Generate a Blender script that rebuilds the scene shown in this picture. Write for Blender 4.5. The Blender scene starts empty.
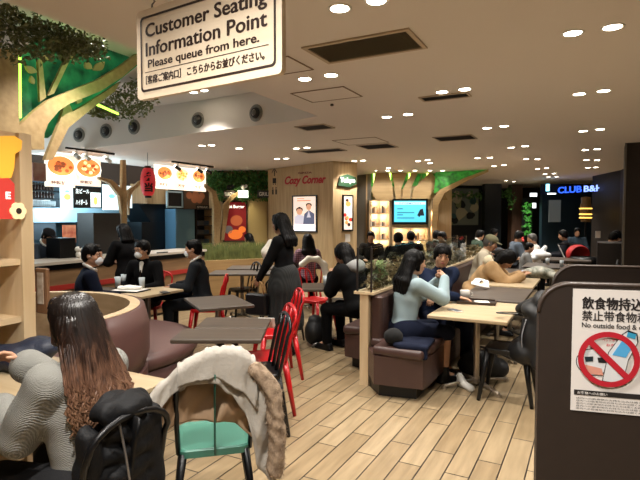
import bpy, math, random
import numpy as np
from mathutils import Vector, Matrix
random.seed(7)
EXPO = 0.38
COL = bpy.context.scene.collection
V = Vector
pi = math.pi
# ------------------------------------------------------------------ camera geometry
F = 510.0; HY = 217.0; CZ = 1.58
YAW = math.atan(272/510.0); PIT = math.atan((240-HY)/F)
FW = V((-math.sin(YAW)*math.cos(PIT), math.cos(YAW)*math.cos(PIT), -math.sin(PIT)))
RT = V((math.cos(YAW), math.sin(YAW), 0))
UP = RT.cross(FW)
CAM = V((0, 0, CZ))
def ray(x, y): return FW + RT*((x-320)/F) + UP*((240-y)/F)
def P(x, y, z=0.0):
    d = ray(x, y); return CAM + d*((z-CZ)/d.z)
def D(x, y, dep): return CAM + ray(x, y)*dep
def atX(x, y, X):
    d = ray(x, y); return CAM + d*(X/d.x)
# ------------------------------------------------------------------ materials
def lin(c):
    if isinstance(c, str):
        c = c.lstrip('#'); c = [int(c[i:i+2], 16)/255 for i in (0, 2, 4)]
    return [v/12.92 if v <= .04045 else ((v+.055)/1.055)**2.4 for v in c] + [1]
MC = {}
def mat(name, c, rough=.6, metal=0, var=.0, scale=20, bump=0, bscale=60, stretch=(1, 1, 1), c2=None,
        coat=0, emit=0, trans=0, spec=None, alpha=None):
    if name in MC: return MC[name]
    m = bpy.data.materials.new(name); m.use_nodes = True
    nt = m.node_tree; b = nt.nodes['Principled BSDF']; L = nt.links
    col = lin(c)
    b.inputs['Base Color'].default_value = col
    b.inputs['Roughness'].default_value = rough
    b.inputs['Metallic'].default_value = metal
    if coat: b.inputs['Coat Weight'].default_value = coat
    if spec is not None: b.inputs['Specular IOR Level'].default_value = spec
    if trans: b.inputs['Transmission Weight'].default_value = trans
    if emit:
        b.inputs['Emission Color'].default_value = col; b.inputs['Emission Strength'].default_value = emit
    tc = nt.nodes.new('ShaderNodeTexCoord'); mp = nt.nodes.new('ShaderNodeMapping')
    mp.inputs['Scale'].default_value = stretch
    L.new(tc.outputs['Object'], mp.inputs['Vector'])
    if var or c2:
        n = nt.nodes.new('ShaderNodeTexNoise'); n.inputs['Scale'].default_value = scale
        n.inputs['Detail'].default_value = 4
        L.new(mp.outputs[0], n.inputs['Vector'])
        r = nt.nodes.new('ShaderNodeValToRGB')
        r.color_ramp.elements[0].position = .3; r.color_ramp.elements[1].position = .7
        if c2: a, z = col, lin(c2)
        else:
            a = [v*(1-var) for v in col[:3]]+[1]; z = [min(1, v*(1+var)) for v in col[:3]]+[1]
        r.color_ramp.elements[0].color = a; r.color_ramp.elements[1].color = z
        L.new(n.outputs['Fac'], r.inputs['Fac']); L.new(r.outputs[0], b.inputs['Base Color'])
        if emit: L.new(r.outputs[0], b.inputs['Emission Color'])
    if bump:
        n = nt.nodes.new('ShaderNodeTexNoise'); n.inputs['Scale'].default_value = bscale; n.inputs['Detail'].default_value = 3
        L.new(mp.outputs[0], n.inputs['Vector'])
        bp = nt.nodes.new('ShaderNodeBump'); bp.inputs['Strength'].default_value = bump; bp.inputs['Distance'].default_value = .01
        L.new(n.outputs['Fac'], bp.inputs['Height']); L.new(bp.outputs[0], b.inputs['Normal'])
    MC[name] = m; return m
def wood(name, c, c2, axis=0, rough=.45, scale=6):
    s = [14, 14, 14]; s[axis] = 1
    return mat(name, c, rough, c2=c2, scale=scale/4, stretch=s)
def wavemat(name, c, c2, direction='X', scale=30, rough=.8, dist=1.0, bump=.4):
    if name in MC: return MC[name]
    m = mat(name, c, rough); nt = m.node_tree; L = nt.links; b = nt.nodes['Principled BSDF']
    tc = nt.nodes.new('ShaderNodeTexCoord'); w = nt.nodes.new('ShaderNodeTexWave')
    w.bands_direction = direction; w.inputs['Scale'].default_value = scale; w.inputs['Distortion'].default_value = dist
    L.new(tc.outputs['Object'], w.inputs['Vector'])
    r = nt.nodes.new('ShaderNodeValToRGB'); r.color_ramp.elements[0].color = lin(c); r.color_ramp.elements[1].color = lin(c2)
    L.new(w.outputs['Fac'], r.inputs['Fac']); L.new(r.outputs[0], b.inputs['Base Color'])
    bp = nt.nodes.new('ShaderNodeBump'); bp.inputs['Strength'].default_value = bump; bp.inputs['Distance'].default_value = .01
    L.new(w.outputs['Fac'], bp.inputs['Height']); L.new(bp.outputs[0], b.inputs['Normal'])
    return m
# ------------------------------------------------------------------ mesh builder
class MB:
    def __init__(s): s.v = []; s.f = []; s.m = []; s.sm = []
    def add(s, vs, fs, mi=0, smooth=False):
        o = len(s.v); s.v += [tuple(v) for v in vs]
        s.f += [tuple(i+o for i in f) for f in fs]; s.m += [mi]*len(fs); s.sm += [smooth]*len(fs)
        return s
    def box(s, c, d, R=None, mi=0, bev=0.0):
        hx, hy, hz = d[0]/2, d[1]/2, d[2]/2; c = V(c)
        if bev <= 0:
            vs = [V((x, y, z)) for z in (-hz, hz) for y in (-hy, hy) for x in (-hx, hx)]
            fs = [(0, 2, 3, 1), (4, 5, 7, 6), (0, 1, 5, 4), (2, 6, 7, 3), (0, 4, 6, 2), (1, 3, 7, 5)]
        else:
            b = min(bev, hx*.99, hy*.99, hz*.99)
            def ring(z, ins):
                X, Y = hx-ins, hy-ins; r = b*.7
                pts = []
                for sx, sy, a0 in ((1, 1, 0), (-1, 1, 90), (-1, -1, 180), (1, -1, 270)):
                    for a in (0, 45, 90):
                        t = math.radians(a0+a)
                        rr = min(b, X, Y)
                        pts.append(V((sx*(X-rr)+rr*math.cos(t), sy*(Y-rr)+rr*math.sin(t), z)))
                return pts
            rs = [ring(-hz, b*.6), ring(-hz+b*.6, 0), ring(hz-b*.6, 0), ring(hz, b*.6)]
            vs = [p for r in rs for p in r]; n = 12
            fs = [tuple(range(n-1, -1, -1)), tuple(range(3*n, 4*n))]
            for k in range(3):
                for i in range(n):
                    j = (i+1) % n; fs.append((k*n+i, k*n+j, (k+1)*n+j, (k+1)*n+i))
        if R is not None: vs = [R @ v for v in vs]
        return s.add([v+c for v in vs], fs, mi)
    def tube(s, pts, r, n=8, mi=0, closed=False, flat=1.0, caps=True):
        pts = [V(p) for p in pts]; N = len(pts)
        rr = r if isinstance(r, (list, tuple)) else [r]*N
        vs = []; prev = None
        for i, p in enumerate(pts):
            if closed: t = pts[(i+1) % N]-pts[i-1]
            else: t = pts[min(i+1, N-1)]-pts[max(i-1, 0)]
            if t.length < 1e-9: t = V((0, 0, 1))
            t.normalize()
            if prev is None:
                a = V((0, 0, 1)) if abs(t.z) < .9 else V((1, 0, 0)); u = t.cross(a).normalized()
            else:
                u = prev-t*prev.dot(t)
                u = u.normalized() if u.length > 1e-6 else t.orthogonal().normalized()
            prev = u; w = t.cross(u)
            for k in range(n):
                a = 2*pi*k/n; vs.append(p+(u*math.cos(a)+w*(math.sin(a)*flat))*rr[i])
        fs = []
        for i in range(N if closed else N-1):
            j = (i+1) % N
            for k in range(n):
                l = (k+1) % n; fs.append((i*n+k, i*n+l, j*n+l, j*n+k))
        if not closed and caps: fs += [tuple(range(n-1, -1, -1)), tuple(range((N-1)*n, N*n))]
        return s.add(vs, fs, mi, True)
    def cyl(s, a, b, r, r2=None, n=20, mi=0):
        r2 = r if r2 is None else r2; a = V(a); b = V(b); t = (b-a).normalized(); u = t.orthogonal().normalized(); w = t.cross(u)
        vs = [p+(u*math.cos(2*pi*k/n)+w*math.sin(2*pi*k/n))*q for p, q in ((a, r), (b, r2)) for k in range(n)]
        o = len(s.v)
        s.add(vs, [(k, (k+1) % n, n+(k+1) % n, n+k) for k in range(n)], mi, True)
        return s.add(vs, [tuple(range(n-1, -1, -1)), tuple(range(n, 2*n))], mi)
    def lathe(s, prof, c=(0, 0, 0), n=28, mi=0):
        vs = []; N = len(prof)
        for r, z in prof:
            for k in range(n):
                a = 2*pi*k/n; vs.append((c[0]+r*math.cos(a), c[1]+r*math.sin(a), c[2]+z))
        fs = [(i*n+k, i*n+(k+1) % n, (i+1)*n+(k+1) % n, (i+1)*n+k) for i in range(N-1) for k in range(n)]
        return s.add(vs, fs, mi, True)
    def prism(s, outline, n, thick, mi=0):
        """outline: list of 3D points (planar, any order round), extruded by vector n*thick"""
        n = V(n)*thick; o = [V(p) for p in outline]; N = len(o)
        vs = o+[p+n for p in o]
        fs = [tuple(range(N-1, -1, -1)), tuple(range(N, 2*N))]+[(i, (i+1) % N, N+(i+1) % N, N+i) for i in range(N)]
        return s.add(vs, fs, mi)
    def ell(s, c, r, n=12, mi=0, R=None):
        vs = []; c = V(c)
        for i in range(n+1):
            t = pi*i/n
            for k in range(n*2):
                a = pi*k/n; v = V((r[0]*math.sin(t)*math.cos(a), r[1]*math.sin(t)*math.sin(a), r[2]*math.cos(t)))
                if R is not None: v = R @ v
                vs.append(c+v)
        q = 2*n
        fs = [(i*q+k, (i+1)*q+k, (i+1)*q+(k+1) % q, i*q+(k+1) % q) for i in range(n) for k in range(q)]
        return s.add(vs, fs, mi, True)
    def obj(s, name, mats, parent=None, loc=None, rz=None):
        me = bpy.data.meshes.new(name); me.from_pydata(s.v, [], s.f)
        if not isinstance(mats, (list, tuple)): mats = [mats]
        for m in mats: me.materials.append(m)
        me.polygons.foreach_set('material_index', s.m); me.polygons.foreach_set('use_smooth', s.sm)
        me.validate(clean_customdata=False); me.update()
        o = bpy.data.objects.new(name, me); COL.objects.link(o)
        if parent: o.parent = parent
        if loc is not None: o.location = loc
        if rz is not None: o.rotation_euler = (0, 0, rz)
        return o
def tag(o, label=None, cat=None, group=None, kind=None):
    if label: o['label'] = label
    if cat: o['category'] = cat
    if group: o['group'] = group
    if kind: o['kind'] = kind
    return o
def thing(name, label, cat, loc=(0, 0, 0), rz=0, group=None):
    o = bpy.data.objects.new(name, None); COL.objects.link(o); o.empty_display_size = .1
    o.location = loc; o.rotation_euler = (0, 0, rz); return tag(o, label, cat, group)
def struct(name, mb, m, parent=None):
    o = mb.obj(name, m, parent)
    if not parent: o['kind'] = 'structure'
    return o
KIDS = {}
def dup(root, loc, rz, label=None, group=None, scale=None):
    def cp(o, par):
        c = o.copy(); COL.objects.link(c)
        if par: c.parent = par
        for ch in [x for x in ALLKIDS.get(o.name, [])]: cp(ch, c)
        return c
    if root.name not in ALLKIDS: index_kids(root)
    r = cp(root, None); r.location = loc; r.rotation_euler = (0, 0, rz)
    if label: r['label'] = label
    if group: r['group'] = group
    if scale: r.scale = scale
    return r
ALLKIDS = {}
def index_kids(root):
    allo = list(COL.objects)
    def rec(o):
        k = [x for x in allo if x.parent == o]; ALLKIDS[o.name] = k
        for x in k: rec(x)
    rec(root)
# placing flat signs: local x = right, z = up, front faces -y
def facing(origin, right):
    r = V((right[0], right[1], 0)).normalized()
    return math.atan2(r.y, r.x)
# text as a mesh: fitted into width w (and height h if given), lower-left at (x, z), lying at y=yy facing -y
def text(s, x, z, h, w=None, yy=0.0, bold=0.0, shear=0, th=.001, rz=0.0, center=False):
    cu = bpy.data.curves.new('lettering', 'FONT'); cu.body = s; cu.size = 1; cu.offset = bold; cu.shear = shear; cu.resolution_u = 3
    o = bpy.data.objects.new('lettering', cu); COL.objects.link(o)
    bpy.context.view_layer.update()
    me = bpy.data.meshes.new_from_object(o)
    bpy.data.objects.remove(o); bpy.data.curves.remove(cu)
    vs = [v.co.copy() for v in me.vertices]; fs = [tuple(p.vertices) for p in me.polygons]
    bpy.data.meshes.remove(me)
    if not vs: return [], []
    x0 = min(v.x for v in vs); x1 = max(v.x for v in vs); y0 = min(v.y for v in vs); y1 = max(v.y for v in vs)
    sy = h/max(1e-6, y1-y0); sx = (w/(x1-x0)) if w else sy
    cx = (x1+x0)/2 if center else x0
    return [V((x+(v.x-cx)*sx, yy, z+(v.y-y0)*sy)) for v in vs], fs
def addtext(mb, *a, mi=0, fat=0, **k):
    vs, fs = text(*a, **k); mb.add(vs, fs, mi)
    if fat:
        for j, (dx, dz) in enumerate(((-1, 0), (1, 0), (0, .5), (0, -.5), (.7, .4), (-.7, -.4))):
            mb.add([v+V((dx*fat, -.00004*(j+1), dz*fat)) for v in vs], fs, mi)
    return mb
# ------------------------------------------------------------------ implicit surfaces (smooth organic bodies)
def A3(v): return np.array([v[0], v[1], v[2]], dtype=np.float64)
class SD:
    def __init__(s, k=.02): s.p = []; s.k = k
    def cap(s, a, b, ra, rb=None, k=None, sub=False):
        rb = ra if rb is None else rb; a = A3(a); b = A3(b); R = max(ra, rb)
        s.p.append(('c', a, b, ra, rb, np.minimum(a, b)-R, np.maximum(a, b)+R, k, sub)); return s
    def ell(s, c, r, R=None, k=None, sub=False):
        c = A3(c); r = A3(r)
        if R is None: M = np.eye(3)
        else: M = np.array([[R[i][j] for j in range(3)] for i in range(3)])
        e = np.sqrt((M*M) @ (r*r))
        s.p.append(('e', c, r, M, None, c-e, c+e, k, sub)); return s
    def box(s, c, d, R=None, rd=.01, k=None, sub=False):
        c = A3(c); hd = A3(d)/2
        if R is None: M = np.eye(3)
        else: M = np.array([[R[i][j] for j in range(3)] for i in range(3)])
        e = np.abs(M) @ hd
        s.p.append(('b', c, hd, M, rd, c-e, c+e, k, sub)); return s
    def mesh(s, h, disp=None):
        pos = [q for q in s.p if not q[8]]
        lo = np.min([q[5] for q in pos], axis=0)-4*h; hi = np.max([q[6] for q in pos], axis=0)+4*h
        n = np.ceil((hi-lo)/h).astype(int)+1
        Fd = np.full(n, 1.0, dtype=np.float32)
        ax = [lo[i]+h*np.arange(n[i]) for i in range(3)]
        for q in s.p:
            k = s.k if q[7] is None else q[7]; mg = max(k, 0)+3*h
            a = np.maximum(0, np.floor((q[5]-mg-lo)/h).astype(int)); b = np.minimum(n, np.ceil((q[6]+mg-lo)/h).astype(int)+1)
            if np.any(b <= a): continue
            X = ax[0][a[0]:b[0]][:, None, None]; Y = ax[1][a[1]:b[1]][None, :, None]; Z = ax[2][a[2]:b[2]][None, None, :]
            if q[0] == 'c':
                A, B = q[1], q[2]; ab = B-A; L = max(1e-9, ab @ ab)
                t = np.clip(((X-A[0])*ab[0]+(Y-A[1])*ab[1]+(Z-A[2])*ab[2])/L, 0, 1)
                d = np.sqrt((X-A[0]-t*ab[0])**2+(Y-A[1]-t*ab[1])**2+(Z-A[2]-t*ab[2])**2)-(q[3]+(q[4]-q[3])*t)
            else:
                M = q[3]; c = q[1]; x, y, z = X-c[0], Y-c[1], Z-c[2]
                l = [x*M[0, i]+y*M[1, i]+z*M[2, i] for i in range(3)]
                if q[0] == 'e':
                    r = q[2]; k0 = np.sqrt(sum((l[i]/r[i])**2 for i in range(3))); k1 = np.sqrt(sum((l[i]/r[i]**2)**2 for i in range(3)))
                    d = k0*(k0-1)/np.maximum(k1, 1e-6); d = np.where(k0 < .05, -min(r), d)
                else:
                    rd = q[4]; w = [np.abs(l[i])-(q[2][i]-rd) for i in range(3)]
                    d = np.sqrt(sum(np.maximum(v, 0)**2 for v in w))+np.minimum(np.maximum(w[0], np.maximum(w[1], w[2])), 0)-rd
            sl = Fd[a[0]:b[0], a[1]:b[1], a[2]:b[2]]
            if q[8]:
                kk = .5*k; d2 = -d
                hh = np.maximum(kk-np.abs(sl-d2), 0)/max(kk, 1e-6); Fn = np.maximum(sl, d2)+hh*hh*kk/4
            else:
                hh = np.maximum(k-np.abs(sl-d), 0)/max(k, 1e-6); Fn = np.minimum(sl, d)-hh*hh*k/4
            Fd[a[0]:b[0], a[1]:b[1], a[2]:b[2]] = Fn
        if disp is not None:
            Fd = Fd+disp(ax[0][:, None, None], ax[1][None, :, None], ax[2][None, None, :]).astype(np.float32)
        return surfnet(Fd, lo, h)
def surfnet(Fd, lo, h):
    S = Fd < 0
    cnt = np.zeros(tuple(np.array(S.shape)-1), dtype=np.int8)
    offs = [(i, j, k) for i in (0, 1) for j in (0, 1) for k in (0, 1)]
    n = cnt.shape
    for o in offs: cnt += S[o[0]:o[0]+n[0], o[1]:o[1]+n[1], o[2]:o[2]+n[2]]
    act = (cnt > 0) & (cnt < 8)
    I = np.argwhere(act)
    idx = np.full(n, -1, dtype=np.int64); idx[act] = np.arange(len(I))
    val = np.stack([Fd[I[:, 0]+o[0], I[:, 1]+o[1], I[:, 2]+o[2]] for o in offs], 1)
    acc = np.zeros((len(I), 3)); num = np.zeros(len(I))
    for a in range(8):
        for b in range(a+1, 8):
            oa, ob = np.array(offs[a]), np.array(offs[b])
            if np.abs(oa-ob).sum() != 1: continue
            fa, fb = val[:, a], val[:, b]; m = (fa < 0) != (fb < 0)
            t = np.where(m, fa/np.where(m, fa-fb, 1), 0)
            acc += m[:, None]*(oa+(ob-oa)*t[:, None]); num += m
    vs = lo+h*(I+acc/num[:, None])
    quads = []
    for axn in range(3):
        sl0 = [slice(None)]*3; sl1 = [slice(None)]*3; sl0[axn] = slice(0, -1); sl1[axn] = slice(1, None)
        a, b = S[tuple(sl0)], S[tuple(sl1)]
        E = np.argwhere(a != b); u, w = (axn+1) % 3, (axn+2) % 3
        ok = (E[:, u] > 0) & (E[:, w] > 0) & (E[:, u] < S.shape[u]-1) & (E[:, w] < S.shape[w]-1); E = E[ok]
        ins = S[E[:, 0], E[:, 1], E[:, 2]]
        def c(du, dw):
            q = E.copy(); q[:, u] -= du; q[:, w] -= dw; return idx[q[:, 0], q[:, 1], q[:, 2]]
        Q = np.stack([c(1, 1), c(0, 1), c(0, 0), c(1, 0)], 1)
        Q = np.where(ins[:, None], Q, Q[:, ::-1]); quads.append(Q)
    return vs, np.concatenate(quads)
def folds(amp, f=18, seed=0):
    rs = np.random.RandomState(seed); W = rs.normal(size=(5, 3))*f; ph = rs.rand(5)*6.28
    W[0] *= .5; W[1] *= .5
    def fn(X, Y, Z):
        a = 0
        for i in range(4):
            a = a+np.sin(W[i, 0]*X+W[i, 1]*Y+W[i, 2]*Z*.6+ph[i]+1.2*np.sin(W[i+1, 0]*X+W[i+1, 2]*Z*.5+ph[i+1]))
        return amp*a/4
    return fn
def sdobj(name, pieces, mats, parent=None, loc=None, rz=None):
    """pieces: list of (verts, quads, material index)"""
    vs = []; fs = []; mi = []; o = 0
    for v, q, m in pieces:
        vs.append(v); fs.append(q+o); mi.append(np.full(len(q), m)); o += len(v)
    vs = np.concatenate(vs); fs = np.concatenate(fs); mi = np.concatenate(mi)
    me = bpy.data.meshes.new(name)
    me.vertices.add(len(vs)); me.vertices.foreach_set('co', vs.astype(np.float32).ravel())
    me.loops.add(len(fs)*4); me.loops.foreach_set('vertex_index', fs.astype(np.int32).ravel())
    me.polygons.add(len(fs)); me.polygons.foreach_set('loop_start', (np.arange(len(fs))*4).astype(np.int32))
    me.polygons.foreach_set('loop_total', np.full(len(fs), 4, dtype=np.int32))
    if not isinstance(mats, (list, tuple)): mats = [mats]
    for m in mats: me.materials.append(m)
    me.polygons.foreach_set('material_index', mi.astype(np.int32))
    me.polygons.foreach_set('use_smooth', np.ones(len(fs), dtype=bool))
    me.update(calc_edges=True); me.validate()
    ob = bpy.data.objects.new(name, me); COL.objects.link(ob)
    if parent: ob.parent = parent
    if loc is not None: ob.location = loc
    if rz is not None: ob.rotation_euler = (0, 0, rz)
    return ob
def mbpiece(mb, m=0):
    """quads/tris of an MB as a piece (tris padded)"""
    q = []
    for f in mb.f:
        if len(f) == 4: q.append(f)
    return np.array(mb.v), np.array(q, dtype=np.int64), m
# ------------------------------------------------------------------ shared materials
M_ceil = mat('painted_ceiling', '#e4dbd2', .9)
M_woodlt = wood('light_oak', '#cdb592', '#bea47f', 2)
M_woodx = wood('light_oak_x', '#cdb592', '#bca27c', 0)
M_woody = wood('light_oak_y', '#dcc6a2', '#ccb48e', 1)
M_woodpanel = wood('oak_panel', '#b99b72', '#9d7f58', 2, .6)
M_branch = wood('branch_wood', '#b89c70', '#a3875c', 0, .6)
M_tabdark = wood('dark_walnut_top', '#4c4034', '#3a3028', 0, .5)
M_tablight = wood('pale_oak_top', '#b5a283', '#a79170', 0, .45)
M_leather = mat('brown_leatherette', '#412c27', .42, var=.08, scale=8, bump=.15, bscale=120)
M_leather2 = mat('mauve_brown_leatherette', '#573c38', .45, var=.06, scale=6, bump=.12, bscale=120)
M_black = mat('black_metal', '#101012', .35, .3)
M_red = mat('red_painted_metal', '#b8141a', .3, .1)
M_steel = mat('steel', '#8d8a86', .3, .9)
M_dark = mat('dark_brown_panel', '#261e1a', .55, var=.1, scale=4)
M_darkwall = wood('dark_wall', '#2b221d', '#211a16', 2, .6)
M_blackwall = mat('near_black_wall', '#141416', .6)
M_white = mat('white_plastic', '#e8e6e0', .5)
M_green = mat('green_leaf', '#2f6a26', .6, c2='#173a14', scale=9)
M_green2 = mat('dark_green_leaf', '#35602a', .6, c2='#5a8a3c', scale=11)
M_grey = mat('grey_metal', '#77736c', .45, .4)
M_darkgrille = mat('dark_grille', '#4b463f', .6)
def emi(name, c, s, **k): return mat(name, c, .6, emit=s, **k)
# ------------------------------------------------------------------ floor
def floor_mat():
    m = mat('plank_floor', '#c8ab80', .33); nt = m.node_tree; L = nt.links; b = nt.nodes['Principled BSDF']
    tc = nt.nodes.new('ShaderNodeTexCoord'); mp = nt.nodes.new('ShaderNodeMapping')
    mp.inputs['Rotation'].default_value = (0, 0, pi/2)
    mp.inputs['Location'].default_value = (0.21, 0.03, 0)
    L.new(tc.outputs['Object'], mp.inputs['Vector'])
    br = nt.nodes.new('ShaderNodeTexBrick'); br.offset = .37; br.offset_frequency = 2; br.squash = 1
    for k, v in (('Scale', 1), ('Mortar Size', .0046), ('Mortar Smooth', .1), ('Bias', 0), ('Brick Width', .72), ('Row Height', .149)):
        br.inputs[k].default_value = v
    br.inputs['Color1'].default_value = lin('#9e8b6e'); br.inputs['Color2'].default_value = lin('#8d795c'); br.inputs['Mortar'].default_value = lin('#20150c')
    L.new(mp.outputs[0], br.inputs['Vector'])
    n = nt.nodes.new('ShaderNodeTexNoise'); n.inputs['Scale'].default_value = 3; n.inputs['Detail'].default_value = 6
    m2 = nt.nodes.new('ShaderNodeMapping'); m2.inputs['Scale'].default_value = (7, .8, 1)
    L.new(tc.outputs['Object'], m2.inputs['Vector']); L.new(m2.outputs[0], n.inputs['Vector'])
    mx = nt.nodes.new('ShaderNodeMix'); mx.data_type = 'RGBA'; mx.blend_type = 'MULTIPLY'
    r = nt.nodes.new('ShaderNodeValToRGB'); r.color_ramp.elements[0].color = (.78, .76, .72, 1); r.color_ramp.elements[1].color = (1.05, 1.04, 1.02, 1)
    r.color_ramp.elements[0].position = .35; r.color_ramp.elements[1].position = .65
    L.new(n.outputs['Fac'], r.inputs['Fac']); mx.inputs[0].default_value = 1
    L.new(br.outputs['Color'], mx.inputs[6]); L.new(r.outputs[0], mx.inputs[7]); L.new(mx.outputs[2], b.inputs['Base Color'])
    bp = nt.nodes.new('ShaderNodeBump'); bp.inputs['Strength'].default_value = .3; bp.inputs['Distance'].default_value = .003; bp.invert = True
    L.new(br.outputs['Fac'], bp.inputs['Height']); L.new(bp.outputs[0], b.inputs['Normal'])
    return m
struct('floor', MB().box((-3.5, 10.5, -.05), (17.6, 28, .1)), floor_mat())
# ------------------------------------------------------------------ ceiling
XE = -2.96
def zb(X): return 2.8 if X > -5 else max(2.62, 2.8-(-5-X)*.06)
mb = MB().box(((XE+5.2)/2, 9.75, 3.05), (5.2-XE, 26.5, .5))
vw = [(-2.96, 5.5), (-3.5, 5.62), (-4.1, 5.68), (-5, 5.72), (-5.6, 5.7), (-6.4, 5.62), (-7.4, 5.45), (-8.4, 5.15), (-12, 4.4)]
for (a, b) in zip(vw[:-1], vw[1:]):
    mb.add([(a[0], a[1], zb(a[0])), (b[0], b[1], zb(b[0])), (b[0], 23, zb(b[0])), (a[0], 23, zb(a[0]))]+[(a[0], a[1], 3.3), (b[0], b[1], 3.3), (b[0], 23, 3.3), (a[0], 23, 3.3)],
           [(0, 3, 2, 1), (4, 5, 6, 7), (0, 1, 5, 4), (2, 3, 7, 6), (1, 2, 6, 5), (0, 4, 7, 3)])
struct('ceiling', mb, M_ceil)
struct('ceiling_recess', MB().box(((XE-12)/2, 2, 3.3), (12+XE, 8, .1)), M_ceil)
# enclosing walls
struct('wall_right', MB().box((5.25, 9.75, 1.4), (.1, 26.5, 2.8)), M_darkwall)
struct('wall_rear', MB().box((-3.5, -3.4, 1.65), (17.6, .1, 3.3)), M_woodpanel)
struct('wall_left', MB().box((-12, 9.75, 1.65), (.1, 26.5, 3.3)), M_blackwall)
struct('wall_back', MB().box((-3.5, 23, 1.4), (17.6, .1, 2.8)), M_blackwall)
# ------------------------------------------------------------------ downlights
LIGHTS = []
lp = [(-.14, 3.83), (.09, 3.83), (-.14, 5.73), (.07, 5.70), (-.14, 8.2), (.07, 8.15), (-.14, 10.53), (.05, 10.48), (-.12, 14.3), (.05, 14.3),
      (-1.33, 2.74), (-1.1, 2.74), (-2.27, 3.97), (-2.01, 3.97), (-2.24, 5.93), (-1.96, 5.9), (-1.32, 5.01), (-1.1, 5.0), (-1.3, 7.31), (-1.07, 7.26)]
px = [(296.6, 148.4), (307, 147.5), (277, 159.7), (286, 159), (202, 146.6), (211.6, 146), (239, 149), (511, 147.5), (525, 146), (477.5, 158), (490, 157.5),
      (526, 159), (537.5, 159), (494, 166), (504, 165), (537.6, 169), (546.5, 168), (545, 174), (554, 173.5), (548.5, 177), (556.5, 176.7),
      (506, 180.5), (514, 181.6), (418, 161), (427.5, 160), (354.5, 161), (363, 160.5), (586.5, 160), (597, 160), (388.5, 168), (430, 163)]
for x, y in px:
    q = P(x, y, 2.8)
    if zb(q.x) < 2.8: q = P(x, y, zb(q.x))
    lp.append((q.x, q.y))
lp += [(-4.75, 5.3, 3.25), (-4.55, 5.28, 3.25)]
lp += [(-2.2, 1.6), (-1.1, .6), (.1, 1.9), (1.4, 3.8), (1.4, 5.8), (-3.6, 2.9, 3.25), (-5.2, 3.6, 3.25), (.1, 0.2)]
dl = None
for i, q in enumerate(lp):
    x, y = q[:2]; z = q[2] if len(q) > 2 else zb(x)
    lab = 'round white ceiling downlight'
    if dl is None:
        dl = thing('downlight', lab, 'ceiling light', (x, y, z), 0, 'round recessed downlights in the beige ceiling')
        r_ = MB().lathe([(.052, -.001), (.062, -.006), (.070, -.004), (.072, 0), (.05, 0)], n=24).obj('trim_ring', M_white, dl)
        MB().cyl((0, 0, -.0035), (0, 0, -.001), .053, n=24).obj('diffuser', emi('lamp_glow', '#fff1da', 22), dl)
    else: dup(dl, (x, y, z), 0)
    LIGHTS.append((x, y, z))
for o in COL.objects:
    if o.name.startswith('downlight'): o['label'] = 'round white glowing downlight recessed in the beige ceiling'
def lamp(loc, e, size=1.9, blend=.7, r=.05, col=(1, .955, .885), aim=None):
    l = bpy.data.lights.new('lamp_beam', 'SPOT'); l.energy = e; l.spot_size = size; l.spot_blend = blend; l.shadow_soft_size = r; l.color = col
    o = bpy.data.objects.new('lamp_beam', l); COL.objects.link(o); o.location = loc
    if aim is not None: o.rotation_euler = (V(aim)-V(loc)).to_track_quat('-Z', 'Y').to_euler()
    return o
done = []
for x, y, z in LIGHTS:
    # one beam for each pair of lamps
    if any(abs(x-a) < .35 and abs(y-b) < .35 for a, b in done): continue
    done.append((x, y)); far = (V((x, y, 0))-V((0, 0, 0))).length
    e = 125 if y < 9 else 115
    if y < 1.5: e = 150
    if abs(x+1.1) < .1 and y < 1: e = 190
    if x < -5.5: e = 110
    if y > 12: e = 130
    if x > -.5 and y > 7: e = 50
    if abs(x+2.2) < .05 and y < 2: e = 90
    lamp((x, y, z-.03), e, 2.75 if e == 190 else 1.9)
# ------------------------------------------------------------------ ceiling vents and panels
def ceil_rect(a, b, c, d):   # pixel corners -> axis-aligned rect on z = 2.8
    q = [P(*t, 2.8) for t in (a, b, c, d)]
    return min(p.x for p in q), max(p.x for p in q), min(p.y for p in q), max(p.y for p in q)
def grille(name, label, x0, x1, y0, y1, slats, m=None, ang=0, cat='ceiling vent', fr=.03):
    cx, cy = (x0+x1)/2, (y0+y1)/2; w, h = x1-x0, y1-y0
    t = thing(name, label, cat, (cx, cy, 2.8))
    f = MB()
    for s in (-1, 1):
        f.box((0, s*(h/2-fr/2), -.006), (w, fr, .012)); f.box((s*(w/2-fr/2), 0, -.006), (fr, h-2*fr, .012))
    f.obj('frame', mat('vent_frame', '#b9a68e', .6), t)
    g = MB(); n = max(3, int((h-2*fr)/.022))
    for i in range(n):
        g.box((0, -h/2+fr+(i+.5)*(h-2*fr)/n, -.004), (w-2*fr, .011, .004), Matrix.Rotation(.5, 3, 'X'))
    g.box((0, 0, -.0008), (w-2*fr, h-2*fr, .001))
    g.obj('grille', m or M_darkgrille, t)
    return t
grille('air_vent', 'large rectangular air return grille in the ceiling near the sign', -1.87, -1.07, 3.22, 3.65, 1, mat('olive_grille', '#6d6553', .7))
for lab, a in (('narrow dark ceiling vent beside the middle pair of downlights', ((418, 97), (468, 92), (470, 96), (424, 101))),
               ('dark ceiling slot vent above the booth at mid distance', ((433, 137), (468, 135), (477, 138), (440, 141))),
               ('small square grey ceiling vent left of centre', ((299, 126), (325, 124), (331, 128), (306, 130))),
               ('flat dark vent with louvres near the oak column', ((362, 145), (388, 143), (395, 146), (368, 149))),
               ('long slim ceiling louvre before the oak column', ((300, 151), (338, 148), (346, 150), (308, 153)))):
    x0, x1, y0, y1 = ceil_rect(*a); grille('air_vent', lab, x0, x1, y0, y1, 5, M_darkgrille if 'grey' in lab else mat('black_grille', '#26221e', .6), fr=.02)
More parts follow.
